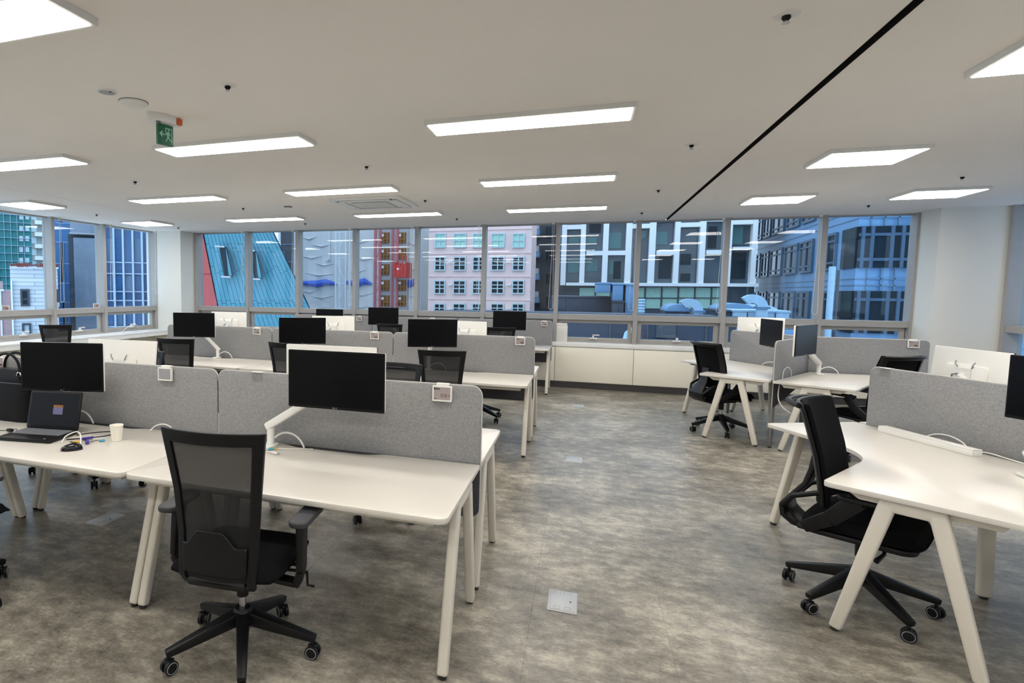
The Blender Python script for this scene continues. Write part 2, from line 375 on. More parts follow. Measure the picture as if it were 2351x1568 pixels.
for x in XN:
    for y in YN:
        place(lp, first, (x, y, ZC-.031), 0, 'long ceiling light, %s, %s' % (XN[x], YN[y]), 'long ceiling light panels'); first = False
sp = make_light('square_ceiling_light', .655, .625); first = True
for x, y, l in ((2.14, 8.44, 'nearest the far window, just right of the black ceiling slot'), (3.66, 8.43, 'right of two side by side before the right column'), (2.14, 6.08, 'over the far desk pod, right of the black slot'),
                (2.14, 3.70, 'cut by the right edge of the photo'), (3.66, 6.05, 'beyond the right edge, over the far pod'), (3.66, 3.68, 'beyond the right edge, over the near pod'), (2.14, 1.33, 'right of the camera'), (3.66, 1.31, 'far right of the camera'),
                (2.14, -1.04, 'behind the camera on its right'), (3.66, -1.06, 'behind the camera far right'),
                (-7.29, 8.57, 'by the left windows, beside the left column'), (-7.31, 6.24, 'by the left windows, cut by the left edge'), (-7.31, 3.92, 'beyond the left edge by the windows'), (-7.31, 1.6, 'left of the camera by the windows'), (-7.31, -.8, 'behind the camera by the left windows')):
    place(sp, first, (x, y, ZC-.031), 0, 'square ceiling light, ' + l, 'square ceiling light panels'); first = False
def make_sprinkler():
    r = thing('sprinkler_head', '', 'sprinkler')
    MB().lathe([(.052, 0), (.05, -.004), (.03, -.008), (.016, -.008)], 20).build('escutcheon', 'white_plastic', r, smooth=True)
    MB().lathe([(.016, -.006), (.017, -.016), (.010, -.026)], 12).build('recess_cup', 'gap_black', r, smooth=True)
    m = MB().lathe([(.007, -.026), (.007, -.034), (.015, -.035), (.015, -.037)], 12); m.build('deflector', 'chrome', r); return r
sk = make_sprinkler(); first = True
SKX = {-7.28: 'by the left windows', -4.61: 'left of the long lights', -1.94: 'between middle and right light columns', .745: 'left of the black ceiling slot', 3.40: 'over the right pods'}
SKY = {2.96: 'nearest row', 5.24: 'second row', 7.40: 'third row', 9.40: 'last row by the window'}
for x in SKX:
    for y in SKY:
        if x in (-7.28, 3.40) and y < 6: continue
        place(sk, first, (x, y, ZC), 0, 'small sprinkler head in ceiling %s, %s' % (SKX[x], SKY[y]), 'ceiling sprinklers'); first = False
sd = thing('ceiling_speaker', 'round grey ceiling speaker, smaller disc left of the exit sign', 'speaker', (-2.68, 2.83, ZC))
MB().lathe([(.062, 0), (.060, -.006), (.048, -.008)], 28).build('ring', 'white_plastic', sd, smooth=True); MB().lathe([(.048, -.002), (.046, -.0085), (.01, -.0095)], 24).build('grille', 'grille', sd, smooth=True); MB().lathe([(.007, -.008), (.006, -.011)], 10, Matrix.Translation((.028, -.006, 0))).build('led', 'dark_foot', sd)
dt = thing('smoke_detector', 'round white ceiling detector disc beside the exit sign', 'detector', (-2.675, 3.04, ZC))
MB().lathe([(.085, 0), (.084, -.014), (.07, -.024), (.03, -.027)], 32).build('dome', 'white_plastic', dt, smooth=True); MB().lathe([(.088, 0), (.088, -.004)], 32).build('base_ring', 'grey_plastic', dt)
d2 = thing('air_vent_cap', 'small flat round cap on ceiling near the air conditioner', 'vent cap', (-3.93, 7.47, ZC)); MB().lathe([(.06, 0), (.058, -.01), (.04, -.014)], 20).build('cap', 'grey_plastic', d2, smooth=True); MB().lathe([(.02, -.013), (.018, -.018)], 12).build('button', 'white_plastic', d2)
ac = thing('ceiling_air_conditioner', 'white square cassette air conditioner set in the ceiling', 'air conditioner', (-2.65, 7.48, ZC))
MB().prism(rrect(-.485, .485, -.485, .485, .05), -.022, 0).build('panel', 'white_plastic', ac, .006)
B('grille', 'grille', ac, -.24, .24, -.24, .24, -.03, -.021)
for k in range(16): B('grille_slat', 'white_plastic', ac, -.235, .235, -.232+k*.03, -.222+k*.03, -.034, -.029)
for sx, sy, a, b in ((0, 1, .36, .055), (0, -1, .36, .055), (1, 0, .055, .36), (-1, 0, .055, .36)):
    v = B('air_outlet', 'gap_black', ac, sx*.36-a, sx*.36+a, sy*.36-b, sy*.36+b, -.0235, -.0215); B('louvre', 'white_plastic', v, sx*.36-a*.95, sx*.36+a*.95, sy*.36-b*.95, sy*.36+b*.95-.012*abs(sy), -.031, -.0245)
# exit sign
ex = thing('exit_sign', 'green running-man exit sign hanging from a white ceiling base', 'exit sign', (-2.70, 3.36, ZC), math.radians(76))
MB().prism([(x*1.0, y*.42) for x, y in arc(0, 0, .14, 0, 2*PI, 28)[:-1]], -.05, 0).build('base', 'white_plastic', ex, .004)
B('alarm_lens', 'orange_lens', ex, .055, .10, -.062, -.03, -.048, -.006, .003)
B('sensor', 'grey_plastic', ex, -.085, -.06, -.04, -.02, -.062, -.05)
pn = MB().box(-.06, .06, -.012, .012, -.19, -.055).build('sign_panel', 'exit_green', ex, .002)
def flat(name, pts, y, par, m='exit_pale'): return MB().prism(pts, 0, .001, Matrix.Translation((0, y, 0)) @ XZ).build(name, m, par)
flat('arrow', [(-.052, -.12), (-.030, -.100), (-.024, -.106), (-.034, -.116), (-.012, -.116), (-.012, -.124), (-.034, -.124), (-.024, -.134), (-.030, -.140)], -.0121, pn)
flat('doorway', [(-.004, -.075), (.05, -.075), (.05, -.178), (.044, -.178), (.044, -.081), (.002, -.081), (.002, -.110), (-.004, -.110)], -.0121, pn)
flat('running_figure', [(.010, -.102), (.024, -.098), (.034, -.110), (.038, -.124), (.034, -.126), (.026, -.114), (.024, -.132), (.034, -.148), (.050, -.156), (.048, -.162), (.030, -.156), (.018, -.140), (.012, -.152), (.002, -.168), (-.004, -.165), (.006, -.148), (.010, -.128), (.004, -.120), (-.006, -.126), (-.009, -.121), (.004, -.110)], -.0123, pn)
flat('running_head', arc(.022, -.089, .007, 0, 2*PI, 12)[:-1], -.0123, pn)
# ------------------------------------------------------------------ bench desks
DZ = .72
def leg_part(root, x, yt, yf, nm='leg'):
    l = MB().bar((x, yt, .69), (x, yf, .012), .045, .058, .045, .050, side=(1, 0, 0)).build(nm, 'cream_metal', root, .012, 3)
    MB().lathe([(.017, 0), (.019, .004), (.019, .014)], 12, Matrix.Translation((x, yf, 0))).build('foot_glide', 'dark_foot', l)
    return l
def make_desk():
    r = thing('bench_desk', '', 'desk')
    hw = .7985
    rear = [(hw, -.006), (.30, -.006)] + [(.30-.14*t, -.006-.045*(3*t*t-2*t**3)) for t in (.2, .4, .6, .8, 1)] + [(-.22, -.051)] + [(-.22-.14*t, -.051+.045*(3*t*t-2*t**3)) for t in (.2, .4, .6, .8, 1)] + [(-hw, -.006)]
    front = arc(-hw+.045, -.80+.045, .045, PI, 1.5*PI, 5) + arc(hw-.045, -.80+.045, .045, 1.5*PI, 2*PI, 5)
    MB().prism(rear + front, DZ-.025, DZ).build('desktop', 'laminate', r, .003)
    for sx in (-1, 1):
        leg_part(r, sx*.774, -.49, -.705); leg_part(r, sx*.774, -.23, -.06)
        MB().box(sx*.774-.0225, sx*.774+.0225, -.525, -.195, .645, .694).build('leg_bridge', 'cream_metal', r, .012, 2)
    for y in (-.70, -.10): B('support_rail', 'cream_metal', r, -.73, .73, y-.03, y+.03, .657, .694, .004)
    B('cable_tray', 'cream_metal', r, -.55, .55, -.20, -.10, .60, .612)
    return r
dk = make_desk(); first = True
PX = [(-.472-1.6*k-.8) for k in range(3)]
ROWN = {0: 'nearest row', 1: 'middle row', 2: 'window row'}; PN = ['aisle end', 'middle place', 'left end']
RY = [3.035, 6.555, 10.31]; EXTRA = {(0,0,0): 'with loose white cable plugs', (0,0,1): 'under the laptop and cup'}
for row in range(3):
    for side in (0, 1):
        if row == 2 and side: continue
        for k in range(3):
            lab = 'white bench desk, %s, %s, %s' % (ROWN[row], PN[k], EXTRA.get((row, side, k)) or ('on the camera side of the grey screens' if side == 0 else 'beyond the grey screens'))
            place(dk, first, (PX[k], RY[row] + (-.014 if side == 0 else .014), 0), 0 if side == 0 else PI, lab, 'white bench desks'); first = False
# ------------------------------------------------------------------ desk screens
def make_screen():
    r = thing('desk_screen', '', 'screen'); hw = .796; z0, z1, rr = .43, 1.125, .05
    MB().prism([(-hw, .715), (hw, .715)] + arc(hw-rr, z1-rr, rr, 0, PI/2, 6) + arc(-hw+rr, z1-rr, rr, PI/2, PI, 6), -.011, .011, XZ).build('fabric_panel', 'fabric', r, .004)
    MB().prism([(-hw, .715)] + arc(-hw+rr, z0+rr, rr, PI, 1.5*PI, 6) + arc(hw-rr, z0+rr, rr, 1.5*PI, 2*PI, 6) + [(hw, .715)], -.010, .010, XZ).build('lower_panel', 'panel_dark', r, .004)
    out = arc(hw-rr, z0+rr, rr+.002, -PI/2, 0, 5) + arc(hw-rr, z1-rr, rr+.002, 0, PI/2, 5) + arc(-hw+rr, z1-rr, rr+.002, PI/2, PI, 5) + arc(-hw+rr, z0+rr, rr+.002, PI, 1.5*PI, 5)
    m = MB(); pts = [(x, 0, z) for x, z in out]; m.tube(pts + [pts[0]], .0045, 6); m.build('edge_trim', 'panel_edge', r, smooth=True)
    for x in (-.55, .55): B('bracket', 'cream_metal', r, x-.03, x+.03, -.012, .012, .64, .69)
    return r
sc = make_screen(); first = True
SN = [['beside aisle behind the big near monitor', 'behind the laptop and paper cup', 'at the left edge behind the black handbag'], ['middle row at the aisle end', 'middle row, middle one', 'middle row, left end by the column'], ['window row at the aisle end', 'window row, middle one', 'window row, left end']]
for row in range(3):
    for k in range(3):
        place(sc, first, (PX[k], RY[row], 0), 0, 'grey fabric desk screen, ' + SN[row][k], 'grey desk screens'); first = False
    for k in range(2):
        c = thing('screen_gap_light', 'white strip painted as light through the gap between two grey screens, %s, %s joint' % (ROWN[row], ('right', 'left')[k]), 'gap light', (PX[k]-.8, RY[row], 0), 0, 'painted light in the screen gaps')
        B('strip', 'white_plastic', c, -.0035, .0035, -.004, .004, .70, .86); B('clip', 'panel_dark', c, -.003, .003, -.006, .006, .86, 1.06)  # white strip stands in for light showing through the gap between panels
# ------------------------------------------------------------------ three-way desk pods
LW, DP = 1.207, .70
def make_pod_desk():
    r = thing('pod_desk', '', 'desk')
    e1 = Vector((-.5, .8660254, 0)); n1 = Vector((-.8660254, -.5, 0)); e2 = Vector((-.5, -.8660254, 0)); n2 = Vector((-.8660254, .5, 0))
    q = lambda v: (v.x, v.y)
    R = .45; cx = -(DP/.8660254) - R/.8660254
    A = e1*LW + n1*DP; Bp = e2*LW + n2*DP
    fil = arc(cx, 0, R, PI/6+.0, -PI/6, 10)
    # arc centred at cx between the feet of the perpendiculars to both inner edges
    fil = [(cx + R*math.cos(a), R*math.sin(a)) for a in [(-PI/6 + i*(PI/3)/10) for i in range(11)]]
    def rnd(c, d0, d1, rr=.03):
        c, d0, d1 = Vector(c), Vector(d0), Vector(d1); return [q(c + d0*rr), q(c + (d0+d1)*rr*.3), q(c + d1*rr)]
    pts = [(-.05, .0)] + [q(e2*LW + n2*.018)] + rnd(Bp, -n2, -e2) + fil + rnd(A, -e1, -n1) + [q(e1*LW + n1*.018)]
    MB().prism(pts, DZ-.025, DZ).build('desktop', 'laminate', r, .003)
    for e, n in ((e1, n1), (e2, n2)):
        M = Matrix((( e.x, n.x, 0, 0), (e.y, n.y, 0, 0), (0, 0, 1, 0), (0, 0, 0, 1)))   # local x = along wing, y = depth
        for yt, yf in ((.295, .115), (.455, .615)):
            m = MB().bar((LW-.045, yt, .69), (LW-.03, yf, .012), .045, .066, .045, .05, side=(1, 0, 0)); m.v = [tuple(M @ Vector(v)) for v in m.v]; l = m.build('leg', 'cream_metal', r, .012, 3)
            MB().lathe([(.017, 0), (.019, .004), (.019, .014)], 12, Matrix.Translation(M @ Vector((LW-.03, yf, 0)))).build('foot_glide', 'dark_foot', l)
        MB().box(LW-.068, LW-.022, .262, .488, .636, .692, M).build('leg_bridge', 'cream_metal', r, .012, 2)
        MB().prism([(.07, .694), (.10, .655), (.57, .655), (.63, .694)], LW-.075, LW-.060, M @ Matrix(((0, 0, 1, 0), (1, 0, 0, 0), (0, 1, 0, 0), (0, 0, 0, 1)))).build('end_beam', 'cream_metal', r, .003)
        MB().box(.25, LW-.08, .30, .36, .655, .694, M).build('support_rail', 'cream_metal', r, .004)
    l = MB().bar((-.32, 0, .69), (-.30, 0, .012), .05, .07, .05, .06, side=(0, 1, 0)).build('leg', 'cream_metal', r, .014, 3)
    MB().lathe([(.017, 0), (.02, .004), (.02, .014)], 12, Matrix.Translation((-.30, 0, 0))).build('foot_glide', 'dark_foot', l)
    return r
def make_pod_screen():
    r = thing('pod_screen', '', 'screen'); x0, x1, z1, rr = .025, 1.13, 1.125, .05
    MB().prism([(x0, .70), (x1, .70)] + arc(x1-rr, z1-rr, rr, 0, PI/2, 6) + [(x0, z1)], -.011, .011, XZ).build('fabric_panel', 'fabric', r, .004)
    MB().prism([(x0, .70), (x0, .60), (x1-.05, .43), (x1, .43), (x1, .70)], -.009, .009, XZ).build('lower_panel', 'panel_dark', r, .003)
    out = [(x1+.001, .43)] + arc(x1-rr, z1-rr, rr+.002, 0, PI/2, 5) + [(x0, z1+.002)]
    MB().tube([(x, 0, z) for x, z in out], .0045, 6).build('edge_trim', 'panel_edge', r, smooth=True)
    B('post', 'grey_plastic', r, x1-.03, x1, -.012, .012, .02, .43, .003)
    MB().lathe([(.016, 0), (.018, .006), (.008, .02)], 12, Matrix.Translation((x1-.015, 0, 0))).build('foot_glide', 'dark_foot', r)
    return r
OF, ON = Vector((2.46, 8.15, 0)), Vector((2.378, 3.968, 0)); NR = math.radians(-4.5)
pd = make_pod_desk(); ps = make_pod_screen(); first = True
PODD = {('far', 0): 'opening to the aisle before the far window', ('far', 1): 'on its right side towards camera', ('far', 2): 'on its window side', ('near', 0): 'with black chair pushed in, nearest the camera', ('near', 1): 'cut off by the right edge of the photo', ('near', 2): 'beyond its grey screen'}
PODS = {('far', 0): 'with e-ink tag, running towards the right column', ('far', 1): 'beside the pod chair, facing the far window side', ('far', 2): 'seen almost edge-on between two monitors', ('near', 0): 'running right out of the photo', ('near', 1): 'with clear tag holder, behind the long white cable box', ('near', 2): 'hidden beyond the right edge'}
for nm, O in (('far', OF), ('near', ON)):
    for k in range(3):
        place(pd, first, O, (0, 2*PI/3, -2*PI/3)[k] + (NR if nm == 'near' else 0), 'white boomerang desk of the %s pod, %s' % (nm, PODD[(nm, k)]), 'boomerang pod desks')
        if (nm, k) != ('near', 2): place(ps, first, O, (0, 2*PI/3, -2*PI/3)[k] + (NR if nm == 'near' else 0), 'grey screen of the %s pod, %s' % (nm, PODS[(nm, k)]), 'pod screens')
        first = False
    c = thing('pod_centre_post', 'grey centre post where the three screens of the %s pod meet' % nm, 'post', O); MB().lathe([(.022, .02), (.022, 1.12)], 12).build('tube', 'grey_plastic', c, smooth=True); MB().lathe([(.05, 0), (.05, .012), (.022, .02)], 16).build('foot', 'dark_foot', c)
# ------------------------------------------------------------------ task chairs
def chair_base(r, spin):
    for k in range(5):
        a = spin + 2*PI*k/5; d = Vector((math.cos(a), math.sin(a), 0)); s = Vector((-d.y, d.x, 0))
        MB().bar(d*.02 + Vector((0, 0, .172)), d*.332 + Vector((0, 0, .088)), .060, .062, .036, .030, side=s).build('base_leg', 'black_plastic', r, .007, 2)
        c = MB().lathe([(.008, .05), (.008, .08)], 8, Matrix.Translation(d*.318)); M = Matrix.Translation(d*.318 + Vector((0, 0, .031))) @ Matrix.Rotation(a + .9 + k*1.3, 4, 'Z') @ Matrix.Rotation(PI/2, 4, 'X')
        c.box(-.022, .022, -.012, .03, -.006, .006, M)
        ca = c.build('caster', 'black_plastic', r, .003, 1)
        for sg in (-1, 1):
            z = sg*.016; MB().lathe([(.022, z-.009), (.030, z-.007), (.0305, z+.007), (.022, z+.009)], 18, M).build('wheel', 'black_plastic', ca, smooth=True)
            MB().tube([M @ Vector((.0235*math.cos(t), .0235*math.sin(t), z+sg*.0088)) for t in [2*PI*i/16 for i in range(17)]], .0018, 5).build('wheel_rim', 'rim_grey', ca, smooth=True)
    MB().lathe([(.046, .135), (.052, .15), (.046, .195), (.034, .21)], 20).build('hub', 'black_plastic', r, smooth=True)
    MB().lathe([(.016, .205), (.016, .33)], 14).build('gas_lift', 'chrome', r, smooth=True)
    MB().lathe([(.026, .265), (.03, .38)], 14).build('lift_sleeve', 'black_plastic', r, smooth=True)
def cushion(r, hw, y0, y1, z0, z1, name='seat'):
    n = 14; us = [-1+2*i/n for i in range(n+1)]; m = MB(); top = []; F = []
    def pt(u, v, s):
        k = (1-.10*v*v)*(1 if abs(u) < .99 else 1); x = hw*u*(1-.08*abs(v)**4); y = (y0+y1)/2 + (y1-y0)/2*v*(1-.10*abs(u)**4)
        rim = max(abs(u), abs(v)); edge = 1 - max(0, (rim-.72)/.28)**3
        zt = z0 + (z1-z0)*(.45+.55*edge) - .022*max(0, v-.4)**2*3 - .012*(1-u*u)*(1-v*v)*.6
        zb = z0 + .018*max(0, (rim-.8)/.2)
        return (x, y, zt if s else zb)
    V = []; f = []
    for s in (0, 1):
        for j in range(n+1):
            for i in range(n+1): V.append(pt(us[i], us[j], s))
    N1 = n+1; o = N1*N1
    for j in range(n):
        for i in range(n):
            a = j*N1+i; f.append((a, a+N1, a+N1+1, a+1)); f.append((o+a, o+a+1, o+a+N1+1, o+a+N1))
    for i in range(n):
        f += [(i, i+1, o+i+1, o+i), (n*N1+i+1, n*N1+i, o+n*N1+i, o+n*N1+i+1), ((i+1)*N1, i*N1, o+i*N1, o+(i+1)*N1), (i*N1+n, (i+1)*N1+n, o+(i+1)*N1+n, o+i*N1+n)]
    m.add(V, f); return m.build(name, 'black_fabric', r, smooth=True)
def interp(tab, t):
    for (a, p), (b, q) in zip(tab, tab[1:]):
        if t <= b: k = (t-a)/(b-a); k = k*k*(3-2*k)*.5 + k*.5; return tuple(x+(y-x)*k for x, y in zip(p, q))
    return tab[-1][1]
def make_mesh_chair():
    r = thing('mesh_task_chair', '', 'chair'); chair_base(r, math.radians(80))
    B('mechanism', 'black_plastic', r, -.09, .09, -.16, .12, .365, .425, .012)
    cushion(r, .245, -.225, .255, .425, .495)
    prof = [(0, (-.185, .405, .160)), (.10, (-.210, .45, .172)), (.35, (-.205, .63, .180)), (.6, (-.218, .80, .194)), (1, (-.262, 1.065, .229))]
    def fn(u, v):
        y, z, hw = interp(prof, v); return (hw*u, y + .05*u*u*(.4+.6*v) - .02, z)
    us = [-1, -.93, -.86, -.80] + [-.72+.12*i for i in range(13)] + [.80, .86, .93, 1]; vs = [0, .03, .06, .10, .16, .22, .28, .34, .40, .47, .54, .61, .68, .75, .81, .87, .90, .94, .98, 1]
    MB().patch(fn, us, vs, .022, lambda u, v: abs(u) > .80 or v > .90 or v < .06).build('back_frame', 'black_plastic', r, .005, 2)
    MB().patch(lambda u, v: tuple(Vector(fn(u, v)) + Vector((0, -.007, 0))), us, vs, .003, lambda u, v: abs(u) < .83 and .05 < v < .91).build('mesh', 'chair_mesh', r, smooth=True)
    hgt = lambda u: .55 + .45*(lambda k: k*k*(3-2*k))(1-min(1, max(0, (abs(u+.08)-.35)/.45)))
    MB().patch(lambda u, v: tuple(Vector(fn(u*.8, .15+.25*v*hgt(u))) + Vector((0, -.022, 0))), [-1+.0833333*i for i in range(25)], [i/8 for i in range(9)], .014).build('lumbar_support', 'black_plastic', r, .003, 1)
    MB().bar((0, -.16, .405), (0, -.235, .43), .20, .04, .26, .035, side=(1, 0, 0)).build('back_bracket', 'black_plastic', r, .01)
    MB().tube([(x, -.232+.03*(x/.2)**2, 1.035) for x in (-.09, -.045, 0, .045, .09)], .004, 6).build('coat_hook_slot', 'arm_pad', r, smooth=True)
    for s in (-1, 1):
        MB().prism([(x, y) for x, y in rrect(s*.305-.042, s*.305+.042, -.13, .12, .032, 5)], .650, .677).build('armrest_pad', 'arm_pad', r, .008, 3)
        p = MB().bar((s*.292, -.03, .660), (s*.298, -.05, .44), .03, .085, .028, .07, side=(1, 0, 0)).build('arm_post', 'black_plastic', r, .009, 2)
        MB().bar((s*.298, -.05, .445), (s*.275, -.04, .372), .028, .07, .03, .06, side=(1, 0, 0)).build('arm_knee', 'black_plastic', p, .008, 2)
        MB().bar((s*.275, -.04, .378), (s*.06, -.02, .385), .06, .022, .06, .022, side=(0, 1, 0)).build('arm_bracket', 'black_plastic', p, .006, 2)
    lv = MB().tube([(.09, .03, .39), (.26, .05, .385), (.285, .05, .382)], .007, 8).build('tilt_crank', 'black_plastic', r, smooth=True)
    MB().tube([(.285, .05, .385), (.288, .05, .325), (.318, .052, .322)], .006, 8).build('crank_handle', 'black_plastic', lv, smooth=True)
    B('height_lever', 'black_plastic', r, .09, .25, .10, .125, .375, .385, .003)
    return r
def make_pod_chair():
    r = thing('padded_task_chair', '', 'chair'); chair_base(r, math.radians(46))
    B('mechanism', 'black_plastic', r, -.09, .09, -.14, .12, .355, .42, .012)
    cushion(r, .25, -.23, .26, .42, .495)
    MB().patch(lambda u, v: (.235*u*(1-.06*max(0, v)**4), -.02+.25*v - .0, .365 + .05*abs(u)**2 + .035*v*v), [-1+.1*i for i in range(21)], [-1+.1*i for i in range(21)], .0, None) if False else None
    MB().prism(rrect(-.235, .235, -.21, .235, .07, 5), .395, .424).build('seat_pan', 'black_plastic', r, .01, 2)
    prof = [(0, (-.150, .53, .205)), (.2, (-.158, .62, .215)), (.55, (-.190, .80, .222)), (.85, (-.238, .97, .222)), (1, (-.266, 1.055, .215))]
    def fn(u, v):
        y, z, hw = interp(prof, v); return (hw*u, y + .055*u*u, z)
    us = [-1, -.95, -.88] + [-.8+.1*i for i in range(17)] + [.88, .95, 1]; vs = [0, .03] + [.08+.084*i for i in range(11)] + [.97, 1]
    MB().patch(fn, us, vs, .026).build('back_pad', 'black_fabric', r, .009, 3)
    MB().patch(lambda u, v: tuple(Vector(fn(u*1.03, v)) + Vector((0, -.030, 0))), us, vs, .016, lambda u, v: abs(u) > .82 or v > .93 or v < .06).build('back_frame', 'black_plastic', r, .005, 2)
    top = [tuple(Vector(fn(u, 1)) + Vector((0, -.05 - .035*(1-u*u), -.012))) for u in [-1.02+.102*i for i in range(21)]]
    MB().tube(top, .015, 8).build('top_rail', 'black_plastic', r, smooth=True)
    def strap(name, path, w, t):
        m = MB(); V = []; f = []
        for i, (y, z, ww) in enumerate(path):
            p = Vector((0, y, z)); a = Vector((0, *path[max(0, i-1)][:2])); b = Vector((0, *path[min(len(path)-1, i+1)][:2])); tt = (b-a).normalized(); n = Vector((0, tt.z, -tt.y))
            V += [p + Vector((-ww, 0, 0)) - n*t, p + Vector((ww, 0, 0)) - n*t, p + Vector((ww, 0, 0)) + n*t, p + Vector((-ww, 0, 0)) + n*t]
        for i in range(len(path)-1):
            for j in range(4): f.append((i*4+j, i*4+(j+1) % 4, (i+1)*4+(j+1) % 4, (i+1)*4+j))
        f += [(3, 2, 1, 0), tuple(range(4*len(path)-4, 4*len(path)))]
        m.add(V, f); return m.build(name, 'black_plastic', r, .006, 2)
    strap('spine', [(-.215, .76, .05), (-.225, .68, .055), (-.245, .60, .07), (-.295, .53, .09), (-.335, .47, .11), (-.325, .42, .12), (-.28, .385, .11), (-.20, .365, .10), (-.10, .36, .09)], .1, .013)
    for s in (-1, 1):
        MB().tube([(s*.11, -.33, .47), (s*.17, -.27, .55), (s*.19, -.135, .61)], .014, 8).build('back_stay', 'black_plastic', r, smooth=True)
        MB().prism(rrect(s*.29-.04, s*.29+.04, -.06, .19, .032, 5), .622, .645).build('armrest_pad', 'black_plastic', r, .008, 3)
        p = MB().bar((s*.285, .02, .63), (s*.285, -.09, .50), .035, .09, .03, .075, side=(1, 0, 0)).build('arm_post', 'black_plastic', r, .01, 2)
        MB().bar((s*.285, -.085, .51), (s*.235, -.20, .42), .03, .075, .03, .06, side=(1, 0, 0)).build('arm_knee', 'black_plastic', p, .01, 2)
        MB().bar((s*.25, -.20, .425), (s*.08, -.18, .375), .05, .028, .05, .028, side=(0, 1, 0)).build('arm_bracket', 'black_plastic', p, .006, 2)
    MB().tube([(.09, .10, .385), (.22, .12, .38), (.275, .10, .355)], [.008, .008, .013], 8).build('height_lever', 'black_plastic', r, smooth=True)
    return r
mc = make_mesh_chair(); first = True
MCH = [(-1.375, 2.18, 5, 'black mesh task chair in the foreground, seen from behind at the nearest desk'),
       (-3.035, 1.975, 2, 'black mesh task chair mostly cut off by the left edge of the photo'),
       (-1.35, 4.02, 178, 'black mesh task chair whose curved top shows beside the big near monitor'),
       (-3.62, 3.93, 184, 'black mesh task chair beyond the grey screens behind the laptop desk'),
       (-4.38, 4.02, 180, 'black mesh task chair beyond the screens at the left edge, caster showing'),
       (-1.25, 5.62, 6, 'black mesh task chair at the aisle end of the middle row'),
       (-2.85, 5.68, -10, 'black mesh task chair half hidden by the big near monitor, middle row'),
       (-4.24, 5.60, 7, 'black mesh task chair at the left end of the middle row'),
       (-1.22, 7.42, 175, 'black mesh task chair beyond the middle row, base showing by the aisle'),
       (-7.38, 6.75, 30, 'black mesh task chair standing alone by the left window sill'),
       (-1.2, 9.42, 5, 'black mesh task chair at the aisle end of the window row'),
       (-2.95, 9.42, -5, 'black mesh task chair at the middle of the window row')]
for x, y, a, l in MCH: place(mc, first, (x, y, 0), math.radians(a), l, 'black mesh task chairs'); first = False
pc = make_pod_chair(); first = True
for x, y, a, l in ((1.405, 3.66, -120, 'black padded task chair pushed into the near boomerang desk'), (1.56, 7.80, -62, 'black padded task chair at the far pod beside the aisle'), (2.72, 7.06, 28, 'black padded task chair between the two pods, half hidden by a screen')):
    place(pc, first, (x, y, 0), math.radians(a), l, 'black padded task chairs'); first = False
